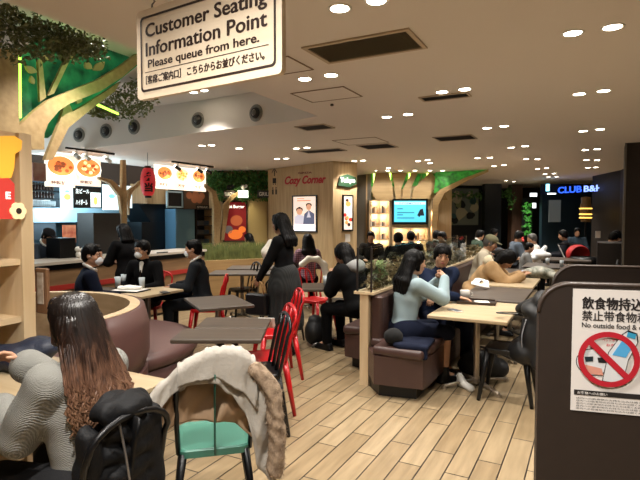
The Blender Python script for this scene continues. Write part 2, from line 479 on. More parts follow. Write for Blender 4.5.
def hatch(label, x0, x1, y0, y1):
    t = MB()
    for s in (-1, 1):
        t.box((0, s*(y1-y0)/2, -.003), (x1-x0+.012, .012, .006)); t.box((s*(x1-x0)/2, 0, -.003), (.012, y1-y0, .006))
    root = thing('ceiling_hatch', label, 'access hatch', ((x0+x1)/2, (y0+y1)/2, 2.8))
    t.obj('frame', mat('hatch_frame', '#7d6448', .6), root)
    MB().box((0, 0, -.0015), (x1-x0-.014, y1-y0-.014, .003)).obj('panel', M_ceil, root)
hatch('square access hatch with thin brown frame in the ceiling', -2.65, -2.08, 4.36, 4.8)
x0, x1, y0, y1 = ceil_rect((342, 141), (375, 137), (383, 141), (348, 145)); hatch('distant access hatch outlined in the ceiling beside dark vent', x0, x1, y0, y1)
hatch('access hatch just right of the hanging sign', *ceil_rect((262, 72), (288, 56), (308, 70), (280, 74)))
t = MB().cyl((0, 0, 0), (0, 0, -.02), .018, n=12).obj('sprinkler', M_dark, loc=P(332, 104, 2.8)); tag(t, 'small dark sprinkler head in the ceiling', 'sprinkler')
# round jet nozzles on the recess wall
for i, (x, y) in enumerate([(79, 135), (106, 131), (134, 127), (198, 120), (256, 113)]):
    # hit the polyline wall
    d = ray(x, y)
    for a, b in zip(vw[:-1], vw[1:]):
        A = V((a[0], a[1], 0)); B = V((b[0], b[1], 0)); e = B-A
        den = d.x*e.y-d.y*e.x
        t_ = (A.x*e.y-A.y*e.x)/den; s_ = ((A.x+0)*d.y-(A.y)*d.x)/den if den else 9
        hit = CAM+d*t_; u = ((hit-A).x*e.x+(hit-A).y*e.y)/e.length_squared
        if 0 <= u <= 1 and t_ > 0:
            rt = (-e).normalized(); t = thing('jet_nozzle', ['leftmost round air nozzle on the curved bulkhead', 'second round air nozzle from the left on the bulkhead', 'round air nozzle nearest the dark leaves on the bulkhead', 'round air nozzle just below the hanging sign', 'rightmost round air nozzle on the bulkhead'][i], 'air nozzle', (hit.x, hit.y, hit.z), facing(hit, rt))
            def ringY(prof, n=28):
                m = MB().lathe(prof, n=n); m.v = [(p[0], -p[2], p[1]) for p in m.v]; return m
            ringY([(.07, 0), (.075, .012), (.105, .016), (.115, .004), (.115, -.01)]).obj('flange', mat('nozzle_grey', '#8a8780', .5), t)
            ringY([(.04, .05), (.06, .045), (.074, .01), (.07, -.005), (.0, -.005)]).obj('bowl', mat('nozzle_dark', '#2a2a2a', .5), t)
            ringY([(0, .06), (.02, .058), (.035, .05), (.042, .02), (.042, 0)]).obj('nozzle', mat('nozzle_grey2', '#6e6b66', .4, .4), t)
            break
# ------------------------------------------------------------------ helpers for walls and upright panels
def wallseg(name, p, q, z0, z1, m, th=.08, kind='structure'):
    p = V((p[0], p[1], 0)); q = V((q[0], q[1], 0)); d = q-p; n = V((-d.y, d.x, 0)).normalized()
    R = Matrix.Rotation(math.atan2(d.y, d.x), 3, 'Z')
    c = (p+q)/2+n*th/2; c.z = (z0+z1)/2
    o = MB().box(c, (d.length, th, z1-z0), R).obj(name, m)
    if kind: o['kind'] = kind
    return o
def panelbox(mb, x0, x1, z0, z1, y=0, th=.01, mi=0):
    return mb.box(((x0+x1)/2, y, (z0+z1)/2), (abs(x1-x0), th, abs(z1-z0)), mi=mi)
def leaves(mb, c, r, n, size=.05, rs=random):
    for _ in range(n):
        while True:
            q = V((rs.uniform(-1, 1), rs.uniform(-1, 1), rs.uniform(-1, 1)))
            if q.length < 1: break
        p = V(c)+V((q.x*r[0], q.y*r[1], q.z*r[2]))
        a = V((rs.uniform(-1, 1), rs.uniform(-1, 1), rs.uniform(-1, .6))).normalized(); b = a.orthogonal().normalized()
        b = Matrix.Rotation(rs.uniform(0, 6.28), 3, a) @ b; s = size*rs.uniform(.6, 1.3); nn = a.cross(b)*.12*s
        mb.add([p, p+a*s*.5+b*s*.28+nn, p+a*s, p+a*s*.5-b*s*.28+nn], [(0, 1, 2, 3)])
    return mb
# ------------------------------------------------------------------ oak column with posters
pa, pb, pc = P(268, 165, 2.8), P(333, 161, 2.8), P(357, 163, 2.8)
back = V((-.35, .94, 0))
m = MB(); base = [V((p.x, p.y, 0)) for p in (pa, pb, pc)]; ex = [base[2]+V((-.6, 1.2, 0)), base[0]+V((-.5, 1.3, 0))]
m.prism(base+ex, (0, 0, 1), 2.8)
col = m.obj('oak_column', wood('oak_column', '#c9ae84', '#b2966c', 2, .55)); tag(col, kind='structure')
col.name = 'wall_column'
A = V((pa.x, pa.y, 0)); B = V((pb.x, pb.y, 0)); Cc = V((pc.x, pc.y, 0))
def onwall(A, B, x, y):   # pixel -> (distance along AB, z)
    d = ray(x, y); e = B-A; den = d.x*e.y-d.y*e.x; t = (A.x*e.y-A.y*e.x)/den
    h = CAM+d*t; return ((h-A).dot(e.normalized()), h.z)
def wallpoint(A, B, u, off=.0):
    e = (B-A).normalized(); n = V((e.y, -e.x, 0)); p = A+e*u+n*off; return (p.x, p.y, 0)
def poster(A, B, x0, y0, x1, y1, name, label, cat, build, frame=M_black, fr=.03, back=None, off=.02, th=.03):
    u0, z0 = onwall(A, B, x0, y1); u1, z1 = onwall(A, B, x1, y0)
    q = wallpoint(A, B, u0, off); t = thing(name, label, cat, (q[0], q[1], z0), facing(A, B-A))
    w, h = u1-u0, z1-z0; f = MB()
    if fr > 0:
        for s in (0, 1):
            f.box((w/2, 0, fr/2+s*(h-fr)), (w, th, fr)); f.box((fr/2+s*(w-fr), 0, h/2), (fr, th, h-2*fr))
        f.obj('frame', frame, t)
    MB().box((w/2, .002, h/2), (w-2*fr, th*.6, h-2*fr)).obj('sheet', back, t)
    if build: build(t, w, h, -th*.3+.0005)
    return t
def shape(mb, pts, y, mi=0, th=.002):
    return mb.prism([(p[0], y, p[1]) for p in pts], (0, -1, 0), th, mi)
def disc(mb, x, z, rx, rz, y, mi=0, n=20, th=.002, a0=0, a1=2*pi):
    return shape(mb, [(x+rx*math.cos(a0+(a1-a0)*k/n), z+rz*math.sin(a0+(a1-a0)*k/n)) for k in range(n)], y, mi, th)
def pic_people(t, w, h, y):
    m = MB()
    skin = 0; dark = 1; cloth = 2; pink = 3
    shape(m, [(w*.1, h*.22), (w*.1, h*.42), (w*.25, h*.5), (w*.48, h*.44), (w*.5, h*.22)], y, cloth)
    shape(m, [(w*.45, h*.22), (w*.5, h*.5), (w*.68, h*.6), (w*.9, h*.5), (w*.9, h*.22)], y-.001, dark+3)
    shape(m, [(w*.6, h*.4), (w*.68, h*.6), (w*.76, h*.4)], y-.003, cloth)
    disc(m, w*.3, h*.56, w*.12, h*.09, y-.003, skin); disc(m, w*.3, h*.61, w*.14, h*.07, y-.002, dark); disc(m, w*.3, h*.66, w*.05, h*.03, y-.003, dark)
    disc(m, w*.68, h*.68, w*.1, h*.08, y-.003, skin); disc(m, w*.68, h*.73, w*.12, h*.06, y-.002, dark)
    panelbox(m, w*.2, w*.75, h*.84, h*.87, y, .002, pink); panelbox(m, w*.2, w*.5, h*.9, h*.92, y, .002, pink)
    m.obj('picture', [emi('poster_skin', '#d8a080', .6), mat('poster_dark', '#2c2430', .6), emi('poster_white', '#c9c5d2', .55), emi('poster_rose', '#c98a70', .8), mat('poster_suit', '#5a5f78', .6, emit=.5)], t)
    panelbox(MB(), w*.06, w*.94, h*.04, h*.2, y-.003, .002).obj('caption', emi('poster_caption', '#e9e6f0', .8), t)
poster(A, B, 293, 195, 317.5, 232, 'framed_poster', 'backlit framed poster of two people on oak column', 'poster', pic_people, back=emi('poster_cream', '#e8d5c4', .75))
def pic_food(t, w, h, y):
    m = MB(); rs = random.Random(3)
    for i in range(7): disc(m, w*rs.uniform(.2, .8), h*rs.uniform(.15, .5), w*.14, h*.05, y-i*.0003, i % 3)
    disc(m, w*.5, h*.75, w*.25, h*.07, y-.002, 1); disc(m, w*.4, h*.85, w*.15, h*.04, y-.002, 2)
    m.obj('picture', [emi('berry_red', '#c02a22', .8), emi('pastry', '#d99a55', .8), mat('dark_choc', '#503022', .6)], t)
poster(B, Cc, 342, 195, 352.5, 231, 'framed_poster', 'narrow framed dessert poster on the column side', 'poster', pic_food, back=emi('poster_cream2', '#efe0d0', .7))
poster(B, Cc, 345, 234, 350, 242, 'notice', 'small white notice below the narrow poster', 'notice', None, back=mat('paper', '#e8e4dc', .7), fr=0, off=.006, th=.004)
# shop sign letters on the column
def letters(A, B, x0, y0, x1, y1, s, name, label, m, bold=.0, shear=0, group=None, cat='sign', off=.012, th=.01):
    u0, z0 = onwall(A, B, x0, y1); u1, z1 = onwall(A, B, x1, y0); q = wallpoint(A, B, u0, off)
    mb = MB(); vs, fs = text(s, 0, 0, z1-z0, u1-u0, 0, bold, shear)
    n = len(vs); mb.add(vs, fs); mb.add([v+V((0, th, 0)) for v in vs], [tuple(reversed(f)) for f in fs])
    # side walls
    from collections import Counter
    ec = Counter()
    for f in fs:
        for i in range(len(f)): ec[tuple(sorted((f[i], f[(i+1) % len(f)])))] += 1
    for f in fs:
        for i in range(len(f)):
            a, b = f[i], f[(i+1) % len(f)]
            if ec[tuple(sorted((a, b)))] == 1: mb.f.append((b, a, a+n, b+n)); mb.m.append(0); mb.sm.append(False)
    o = mb.obj(name, m, None, (q[0], q[1], z0), facing(A, B-A)); tag(o, label, cat, group); return o
letters(A, B, 285, 174.5, 326, 187, 'Cozy Corner', 'sign_lettering', 'red cursive lettering high on the oak column', mat('sign_red', '#b8222a', .5), bold=.03, shear=.35)
letters(A, B, 298.5, 171.5, 312, 174, 'GINZA', 'sign_lettering', 'small dark red capital letters above the cursive sign', mat('sign_darkred', '#6e2226', .5), bold=.01)
# green and white shop logo on the column side
u0, z0 = onwall(B, Cc, 337, 187); u1, z1 = onwall(B, Cc, 356, 175); q = wallpoint(B, Cc, u0, .015)
t = thing('shop_logo', 'green and white shop logo on the column side above poster', 'sign', (q[0], q[1], z0), facing(B, Cc-B))
w, h = u1-u0, z1-z0
mb = MB(); shape(mb, [(0, h*.1), (w*.1, h*.8), (w*.5, h), (w*.95, h*.8), (w, h*.3), (w*.6, 0)], 0, 0, .02); mb.obj('plate', mat('logo_green', '#1c3a22', .5), t)
mb = addtext(MB(), 'Tokyo', w*.1, h*.25, h*.5, w*.8, -.024, .03); mb.obj('lettering', emi('logo_white', '#c6cfc2', .4), t)
# wayfinding marks on column: arrow, train, restroom
u, z = onwall(A, B, 274.5, 176)
q = wallpoint(A, B, u, .004)
t = thing('wayfinding_marks', 'black arrow, train and restroom symbols on the column edge', 'pictogram', (q[0], q[1], 0), facing(A, B-A))
mb = MB(); z = onwall(A, B, 274, 176)[1]
shape(mb, [(-.012, z), (-.012, z+.13), (.012, z+.13), (.012, z)], 0); shape(mb, [(-.07, z+.06), (0, z+.16), (.07, z+.06), (.07, z+.09), (0, z+.19), (-.07, z+.09)], -.001)
mb.obj('arrow', M_black, t)
mb = MB(); z -= .17; panelbox(mb, -.05, .05, z, z+.12, 0, .003); disc(mb, -.03, z-.02, .015, .015, 0); disc(mb, .03, z-.02, .015, .015, 0)
mb.obj('train_symbol', M_black, t)
mb = MB(); z -= .26
for s in (-1, 1):
    panelbox(mb, s*.045-.02, s*.045+.02, z, z+.12, 0, .003); disc(mb, s*.045, z+.15, .018, .018, 0)
mb.obj('restroom_symbol', M_black, t)
# small framed picture beyond column (350-358)
# ------------------------------------------------------------------ leafy wall and glowing posters at the far left end
FA = V((-7.9, 9.15, 0)); FB = V((-6.5, 10.7, 0))
wallseg('wall_far_left', FA, FB, 0, 2.7, M_woodpanel)
def at_wall(A, B, x, y, off=0.0):
    u, z = onwall(A, B, x, y); p = wallpoint(A, B, u, off); return V((p[0], p[1], z))
mb = MB()
for x in range(206, 270, 3):
    for y in range(174, 200, 3):
        if y > 190 and x < 216: continue
        p = at_wall(FA, FB, x, y, .12); leaves(mb, p, (.09, .09, .07), 14, .08)
tag(mb.obj('hanging_foliage', M_green2), 'band of green artificial foliage above the far left shopfront', 'foliage', kind='stuff')
def redposter(t, w, h, y):
    m = MB(); disc(m, w*.55, h*.52, w*.25, h*.13, y, 0); disc(m, w*.5, h*.18, w*.3, h*.12, y, 1); disc(m, w*.22, h*.3, w*.18, h*.1, y, 2); disc(m, w*.78, h*.3, w*.15, h*.08, y, 1)
    addtext(m, 'Hot Burger', w*.12, h*.8, h*.1, w*.76, y-.001, .02, mi=3)
    m.obj('picture', [emi('meat', '#9a4a2a', .7), emi('sauce_orange', '#d2692a', .7), mat('plate_grey', '#6e6a6c', .6, emit=.2), emi('poster_letters', '#f5ead8', 1.5)], t)
poster(FA, FB, 223, 201, 247, 242, 'framed_poster', 'red backlit food poster on far left wall', 'poster', redposter, back=emi('poster_red', '#7c1418', .35), frame=M_dark)
for k, (x0, x1, c, lab) in enumerate([(222, 233, '#3a2d22', 'dark hanging sign over red poster with cow shape'), (236, 246, '#e9f2e4', 'bright white hanging sign with black figures'), (255, 269, '#2c3434', 'dark sign board with pale writing beside the white sign')]):
    a = at_wall(FA, FB, x0, 198, .25); b = at_wall(FA, FB, x1, 191, .25)
    t = thing('hanging_sign', lab, 'sign', (a.x, a.y, a.z), facing(a, FB-FA)); w = (b-a).xy.length; h = b.z-a.z
    panelbox(MB(), 0, w, 0, h, 0, .02).obj('board', (emi if k == 1 else mat)('hang_sign_%d' % k, c, 1.4 if k == 1 else .6), t)
    mb = MB()
    if k < 2:
        mb.ell((w*.5, 0, h+.07), (w*.22, .03, .06), 8); mb.ell((w*.8, 0, h+.1), (.04, .03, .04), 8)
        mb.obj('animal_figure', M_white if k else M_black, t)
    addtext(mb := MB(), 'BURGER' if k == 0 else ('CAFE' if k == 1 else 'GRILL'), w*.1, h*.25, h*.5, w*.8, -.013, .02); mb.obj('lettering', M_black if k == 1 else M_white, t)
lamp(at_wall(FA, FB, 236, 178, .7), 30, 1.2, aim=at_wall(FA, FB, 236, 225, 0), col=(1, .9, .6))
# curtain like pale slats
mb = MB()
for x in range(249, 266, 2):
    p = at_wall(FA, FB, x, 200, .06); mb.box((p.x, p.y, 1.5), (.06, .04, 1.5), Matrix.Rotation(.84, 3, 'Z'))
tag(mb.obj('slatted_screen', mat('cream_slats', '#bfa670', .6)), 'pale vertical slatted screen beside red poster', 'screen')
# ------------------------------------------------------------------ shelf wall with television
SA = P(366, 173, 2.8); SB = P(452, 173, 2.8); SA.z = SB.z = 0
wallseg('wall_shelves', SA, SB, 0, 2.8, M_woodlt, .1)
WA = P(345, 172, 2.8); WA.z = 0
wallseg('wall_grey', V((SA.x-1.6, SA.y+.3, 0)), V((SA.x+.15, SA.y-.0, 0)), 0, 2.8, mat('grey_wall', '#8f8a80', .7), .1)
def s2(x, y): return onwall(SA, SB, x, y)
def wobj(name, label, cat, x0, y1, off):
    u, z = s2(x0, y1); q = wallpoint(SA, SB, u, off); return thing(name, label, cat, (q[0], q[1], z), facing(SA, SB-SA))
DEP = .28
def shelfunit(x0, x1, y0, y1, rows, cols, lab):
    u0, z0 = s2(x0, y1); u1, z1 = s2(x1, y0); t = wobj('display_shelf', lab, 'shelf unit', x0, y1, DEP/2+.01)
    w, h = u1-u0, z1-z0
    for i in range(cols+1): MB().box((w*i/cols, 0, h/2), (.035, DEP, h+.03)).obj('upright', M_woodlt, t)
    for j in range(rows+1): MB().box((w/2, 0, h*j/rows), (w, DEP-.01, .03)).obj('shelf', M_woodlt, t)
    MB().box((w/2, DEP/2-.01, h/2), (w, .01, h)).obj('back_panel', mat('shelf_back', '#e6cfae', .7), t)
    rs = random.Random(int(x0)); m = MB()
    for i in range(cols):
        for j in range(rows):
            cx = w*(i+.5)/cols; cz = h*j/rows+.02
            l = bpy.data.lights.new('shelf_glow', 'POINT'); l.energy = 2.6; l.color = (1, .8, .55); l.shadow_soft_size = .03
            o = bpy.data.objects.new('shelf_glow', l); COL.objects.link(o); o.parent = t; o.location = (cx, -.02, h*(j+1)/rows-.06)
            b = MB()
            for k in range(4):
                hh = rs.uniform(.08, .2)
                b.box((cx-w/cols*.28+k*.045*w/cols*3, -.02, cz+hh/2), (.03, .12, hh), mi=k % 3)
            q = t.matrix_basis
            bo = b.obj('display_item', [mat('book_white', '#ddd8cc', .6), mat('book_dark', '#3a3f48', .6), mat('book_tan', '#a5876a', .6)], None, t.location, t.rotation_euler.z)
            tag(bo, 'small display packages standing on the lit shelf', 'merchandise', 'display packages on the lit shelf wall')
    return t
shelfunit(368.5, 388, 201, 252, 4, 2, 'lit oak display shelves left of the television')
shelfunit(391, 426, 228, 252, 2, 2, 'low lit oak shelf below the television')
shelfunit(428, 436, 211, 240, 2, 1, 'narrow lit shelf right of the television')
# television
u0, z0 = s2(391.5, 224.5); u1, z1 = s2(427, 199)
t = wobj('television', 'wall television showing a bright cyan slide', 'television', 391.5, 224.5, .08); w, h = u1-u0, z1-z0
MB().box((w/2, 0, h/2), (w, .07, h), bev=.01).obj('bezel', M_black, t)
b = w*.055
panelbox(MB(), b, w-b, b*1.3, h-b, -.037, .004).obj('screen', emi('tv_cyan', '#4db4cc', 1.0), t)
m = MB(); panelbox(m, b*1.2, w-b*1.2, h*.78, h*.88, -.041, .003, 0)
addtext(m, 'INFORMATION', w*.2, h*.8, h*.06, w*.6, -.044, .01, mi=2)
for k, z in enumerate((.6, .45, .36, .24)): panelbox(m, w*.14, w*(.62 if k % 2 else .3), h*z, h*(z+.035), -.041, .003, 1)
shape(m, [(w*.7, h*.35), (w*.78, h*.58), (w*.86, h*.62), (w*.9, h*.35)], -.041, 2); disc(m, w*.76, h*.36, w*.03, h*.06, -.042, 2)
m.obj('screen_graphics', [emi('tv_pale', '#a9cfe6', 1.2), emi('tv_teal', '#1d6c80', .8), mat('tv_ink', '#1a2a3a', .6)], t)
poster(SA, SB, 431, 199, 438, 209, 'framed_notice', 'small white framed notice right of television', 'notice', None, back=mat('paper', '#e8e4dc', .7), off=.12)
# flared wooden trunks and glowing green leaf panels above the shelves
gm = emi('lit_green_leaf', '#2c7a26', .8, c2='#0e2c0e', scale=9); strip = emi('lit_lime_strip', '#d8f070', 4)
def s3(x, y, off): u, z = s2(x, y); return (u, -off, min(z, 2.79))
root = thing('tree_mural_panel', 'wooden trunk fins and glowing green leaf panels above the shelves', 'wall decoration', (SA.x, SA.y, 0), facing(SA, SB-SA))
m = MB()
for tri in ([(371, 174), (396, 174), (384, 192), (371, 186)], [(396, 174), (408, 174), (405, 190), (391, 186)], [(408, 174), (421, 174), (417, 186), (409, 186)], [(421, 174), (452, 174), (430, 194), (425, 190)]):
    m.prism([s3(a, b, .06) for a, b in tri], (0, -1, 0), .01)
m.obj('leaf_panel', gm, root)
m = MB()
for x, y1 in ((373.5, 190), (389.5, 184), (408.5, 187), (426.5, 187)):
    m.prism([s3(x-.7, 173, .09), (s3(x+1, 173, .09)), s3(x+.6, y1, .09), s3(x-.4, y1, .09)], (0, -1, 0), .02)
m.obj('light_strip', strip, root)
def fin(pts): return MB().prism([s3(a, b, .13) for a, b in pts], (0, -1, 0), .04).obj('wooden_fin', M_branch, root)
fin([(375, 173), (388, 173), (392, 188), (392, 200), (375, 200), (371, 192)])
fin([(391, 173), (406, 173), (400, 190), (400, 199), (395, 199), (394, 190)])
fin([(411, 173), (417, 173), (409, 190), (409, 199), (401, 199), (402, 189)])
fin([(428, 173), (431, 173), (440, 188), (446, 200), (441, 200), (432, 190), (428, 199), (411, 199), (412, 190)])
for px_ in (372, 384, 396, 410, 424, 436):
    u, z = s2(px_, 180); q = wallpoint(SA, SB, u, .75); dup(dl, (q[0], q[1], 2.8), 0)
    aim = wallpoint(SA, SB, u, 0); lamp((q[0], q[1], 2.74), 13, 1.5, aim=(aim[0], aim[1], 1.7))
# ------------------------------------------------------------------ big tree canopy right of the shelf wall
TA = P(432, 181, 2.8); TA.z = 0; TB = P(500, 168, 2.8); TB.z = 0
root = thing('tree_canopy_panel', 'green leaf canopy with diagonal wooden branch by the mural', 'wall decoration', (TA.x, TA.y, 0), facing(TA, TB-TA))
def s4(x, y, off): u, z = onwall(TA, TB, x, y); return (u, -off, min(z, 2.79))
TA = D(430, 180, 13.9); TB = D(490, 180, 13.0); TA.z = TB.z = 0
root.location = TA; root.rotation_euler = (0, 0, facing(TA, TB-TA))
MB().prism([s4(436, 171, 0), s4(489, 169, 0), s4(470, 177, 0), s4(440, 190, 0), s4(434, 194, 0)], (0, -1, 0), .02).obj('leaf_panel', gm, root)
MB().prism([s4(489, 168.5, .05), s4(489, 172, .05), s4(470, 180, .05), s4(446, 193, .05), s4(440, 205, .05), s4(438, 240, .05), s4(433, 240, .05), s4(434, 200, .05), s4(441, 190, .05), s4(466, 178, .05)], (0, -1, 0), .05).obj('branch', M_branch, root)
# ------------------------------------------------------------------ far dark end: mural, garland, columns, glowing things
MA = D(444, 200, 19.5); MBp = D(482, 200, 20); MA.z = MBp.z = 0
def pic_mural(t, w, h, y):
    m = MB(); rs = random.Random(11)
    for i in range(16):
        n = 7; cx, cz = w*rs.uniform(.1, .9), h*rs.uniform(.15, .85); r0 = rs.uniform(.08, .22)
        shape(m, [(min(w, max(0, cx+w*r0*rs.uniform(.5, 1)*math.cos(k*2*pi/n))), min(h, max(0, cz+h*r0*rs.uniform(.5, 1)*math.sin(k*2*pi/n)))) for k in range(n)], y-i*.0005, i % 4)
    m.obj('picture', [mat('mural_black', '#15181a', .7), mat('mural_olive', '#6a6a40', .7, emit=.06), mat('mural_tan', '#8e8262', .7, emit=.06), mat('mural_teal', '#2f4e50', .7)], t)  # olive and tan shapes emit faintly, standing in for light on the mural
poster(MA, MBp, 443, 188, 479, 226, 'wall_mural', 'dark painted mural of abstract shapes at the far end', 'mural', pic_mural, back=mat('mural_base', '#5c5f50', .7, emit=.05), frame=M_blackwall)  # base sheet also given a slight glow to brighten the unlit mural
wallseg('wall_mural', MA, MBp, 0, 2.8, M_blackwall)
mb = MB()
for x in range(441, 512, 2):
    p = D(x, 195+random.uniform(-2, 2), 19.2); leaves(mb, p, (.14, .14, .12), 9, .13)
for y in range(190, 206, 3): leaves(mb, D(511, y, 18.5), (.15, .15, .15), 10, .13)
tag(mb.obj('leaf_garland', M_green2), 'dark leafy garland along the top of the far mural wall', 'foliage', kind='stuff')
def farbox(name, label, cat, x0, y0, x1, y1, dep, m, th=.2, kind=None, group=None):
    a = D(x0, y1, dep); b = D(x1, y0, dep); rt = (RT.x, RT.y)
    o = MB().box(((b-a).xy.length/2, th/2, (b.z-a.z)/2), ((b-a).xy.length, th, b.z-a.z)).obj(name, m, None, (a.x, a.y, a.z), facing(a, rt))
    return tag(o, label, cat, group, kind)
gz = lambda dep: 217+CZ*F/dep
farbox('wall_column_far', None, None, 484, 184, 500, gz(17), 17, mat('dark_glass_wall', '#20262b', .25), .3, 'structure')
farbox('wall_column_brown', None, None, 511, 184.5, 521, gz(19), 19, wood('brown_column', '#5d4334', '#4a3428', 2), .4, 'structure')
o = farbox('lit_plant_shelf', 'narrow green lit shelf of bright pots at the far end', 'shelf', 522, 198, 532, gz(18.5), 18.5, M_blackwall, .1)
mb = MB()
o = thing('lit_plant', 'glowing green plant display far behind the diners', 'plant', D(527, 238, 18.3)); 
for k in range(5): leaves(mb, (0, 0, .2+k*.25), (.16, .05, .08), 26, .12)
mb.obj('leaves', emi('glow_leaf', '#4d9c3a', .8, c2='#123a12', scale=8), o)
for k in range(5): MB().box((0, 0, .08+k*.25), (.3, .05, .02)).obj('shelf', M_black, o)
farbox('wall_teal_far', None, None, 541, 186.5, 606, gz(17.5), 17.5, mat('dark_teal_wall', '#22323c', .3), .2, 'structure')
farbox('backlit_panel', 'pale grey backlit screen at the far right end', 'light panel', 549, 200, 560.5, 222, 16.8, mat('dim_grey_panel', '#5f6462', .5, emit=.25), .05)
farbox('light_box', 'white glowing light box left of the far blue sign', 'light panel', 530.5, 193, 537, 196.5, 16.8, emi('box_white', '#dfe9ee', 2), .05)
farbox('light_box', 'small square glowing box below the far light box', 'light panel', 533, 203, 536, 208, 16.8, emi('box_white', '#dfe9ee', 2), .05)
farbox('light_box', 'bright cyan vertical sign under the far ceiling', 'sign', 546.5, 184, 549.5, 191, 16, emi('box_cyan', '#7fd8f0', 3), .05)
farbox('light_box', 'slim white strip light left of the blue lettering', 'light panel', 548, 193, 556, 194.3, 16, emi('box_white', '#dfe9ee', 2), .05)
NA = D(556, 195, 16.2); NB = D(604, 195, 14.6); NA.z = NB.z = 0
letters(NA, NB, 558, 185.5, 582, 193.5, 'CLUB', 'neon_lettering', 'blue neon lettering high on the dark far wall', emi('neon_blue', '#2450e0', 2), bold=.02)
letters(NA, NB, 584, 184.5, 603, 192, 'B&H', 'neon_lettering', 'pale blue neon lettering at the right of the far wall', emi('neon_pale', '#7d98f0', 2), bold=.02)
farbox('sign_backboard', 'dark blue backing board of the neon lettering', 'sign', 541, 184, 606, 194.5, 16.9, mat('navy_board', '#0c1a33', .4), .05)
# amber glowing jug shaped display far right
t = thing('amber_lamp', 'amber glowing rounded lamp standing far right', 'lamp', D(585.5, 222, 14.5))
MB().lathe([(.0, 0), (.12, 0), (.13, .12), (.16, .3), (.14, .5), (.12, .55), (.13, .7), (.0, .72)]).obj('body', mat('amber_body', '#5a3d1c', .4, emit=.12), t)
m = MB()
for z in (.1, .2, .36): m.lathe([(.15, z), (.175, z+.02), (.15, z+.04)])
m.obj('glow_band', emi('amber_glow', '#e0b050', 2), t)
MB().cyl((0, 0, -1.5), (0, 0, 0), .03, n=10).obj('stand', M_black, t)
farbox('paper_notice', 'white paper notice standing before the dark right wall', 'notice', 595.5, 231, 600.5, 238, 12.5, mat('paper', '#e8e4dc', .7), .01)
# right dark walls
q1 = P(625, 170, 2.8); q0 = P(600, 176, 2.8)
wallseg('wall_right_far', V((q0.x-.1, q0.y, 0)), V((q1.x, q1.y, 0)), 0, 2.8, M_darkwall, -.1)
wallseg('wall_right_mid', V((q1.x, q1.y, 0)), V((1.35, 9.9, 0)), 0, 2.8, M_darkwall, -.1)
pr = P(626, 143, 2.8)
o = MB().box((pr.x+.5, pr.y+.3, 1.4), (1.0, .6, 2.8)).obj('wall_pillar', mat('brown_black_pillar', '#261b17', .5)); o['kind'] = 'structure'
o = MB().box((pr.x+.0, pr.y-.01, 1.4), (.03, .03, 2.8)).obj('trim_1', M_grey); o['kind'] = 'structure'
o = MB().box((pr.x-.12, pr.y+1.3, .55), (.5, .9, 1.1)).obj('low_divider', M_dark); tag(o, 'low dark brown divider by the right wall seats', 'partition')
# ------------------------------------------------------------------ hanging queue sign
sl = P(140, 101, 2.1); sr = P(284, 74, 2.1)
w = (sr-sl).xy.length; H = .385
t = thing('hanging_sign', 'white wood grain Customer Seating Information Point sign hanging from ceiling', 'sign', (sl.x, sl.y, 2.1), facing(sl, sr-sl))
def rrect(x0, z0, x1, z1, r, n=5):
    pts = []
    for cx, cz, a0 in ((x1-r, z1-r, 0), (x0+r, z1-r, 90), (x0+r, z0+r, 180), (x1-r, z0+r, 270)):
        for k in range(n+1): a = math.radians(a0+90*k/n); pts.append((cx+r*math.cos(a), cz+r*math.sin(a)))
    return pts
m = MB(); shape(m, rrect(0, 0, w, H, .02), .012, 0, .024)
signwood = mat('pale_sign_wood', '#d9c4a8', .45, c2='#e6d5bd', scale=1.6, stretch=(1, 1, 7))
m.obj('board', signwood, t)
m = MB(); o_ = rrect(.026, .03, w-.026, H-.03, .02); i_ = rrect(.036, .04, w-.036, H-.04, .015)
for k in range(len(o_)):
    j = (k+1) % len(o_); a, b, c, d = o_[k], o_[j], i_[j], i_[k]
    m.add([(p[0], -.0135, p[1]) for p in (a, b, c, d)], [(3, 2, 1, 0)])
ink = mat('dark_brown_ink', '#2c1b14', .5)
m.obj('border', ink, t)
m = MB()
addtext(m, 'Customer Seating', .062, .246, .074, w-.13, -.0135, fat=.0028)
addtext(m, 'Information Point', .062, .182, .058, w-.13, -.0135, fat=.0026)
addtext(m, 'Please queue from here.', .075, .120, .045, w-.18, -.0135, fat=.0018)
panelbox(m, .055, w-.06, .112, .1145, -.0137, .001)
addtext(m, '［客席ご案内口］ こちらからお並びください。', .06, .062, .036, w-.14, -.0135, fat=.0018)
m.obj('lettering', ink, t)
m = MB()
for x in (.09, w-.09): m.tube([(x, 0, H-.01), (x, 0, H+.02), (x+.02, 0, H+.03), (x, 0, H+.045), (x, 0, 2.8-2.1)], .004, 8)
m.obj('hanging_wire', M_steel, t)
# ------------------------------------------------------------------ right foreground boards with the notice
bl = D(537, 300, 1.25); bl.z = 0
ang = facing(bl, RT)-math.radians(15)
def board(name, label, loc, w, top, r, extra=None, th=.035):
    t = thing(name, label, 'partition', (loc.x, loc.y, 0), ang)
    n = 10; pts = [(0, .03)]+[(r-r*math.cos(a), top-r+r*math.sin(a)) for a in [pi/2*k/n for k in range(n+1)]]+[(w, top), (w, .03)]
    m = MB(); shape(m, pts, .0, 0, th); m.obj('board', mat('dark_umber_board', '#2b211b', .5, var=.06, scale=30), t)
    m = MB(); ip = pts[1:-1]
    m.tube([(x, -th+.003, z-.003) for x, z in ip], .005, 8); m.obj('edge_trim', mat('edge_umber', '#352820', .45), t)
    m = MB(); m.box((w*.2, -th/2, .015), (.05, .4, .03)); m.box((w*.8, -th/2, .015), (.05, .4, .03)); m.obj('foot', M_black, t)
    return t
fb = board('partition_board', 'dark brown round-cornered board holding the food notice', bl, .95, 1.425, .07)
b2 = D(552, 275, 1.75); b2.z = 0
board('partition_board', 'second dark brown board standing just behind the front one', b2, 1.1, 1.42, .07)
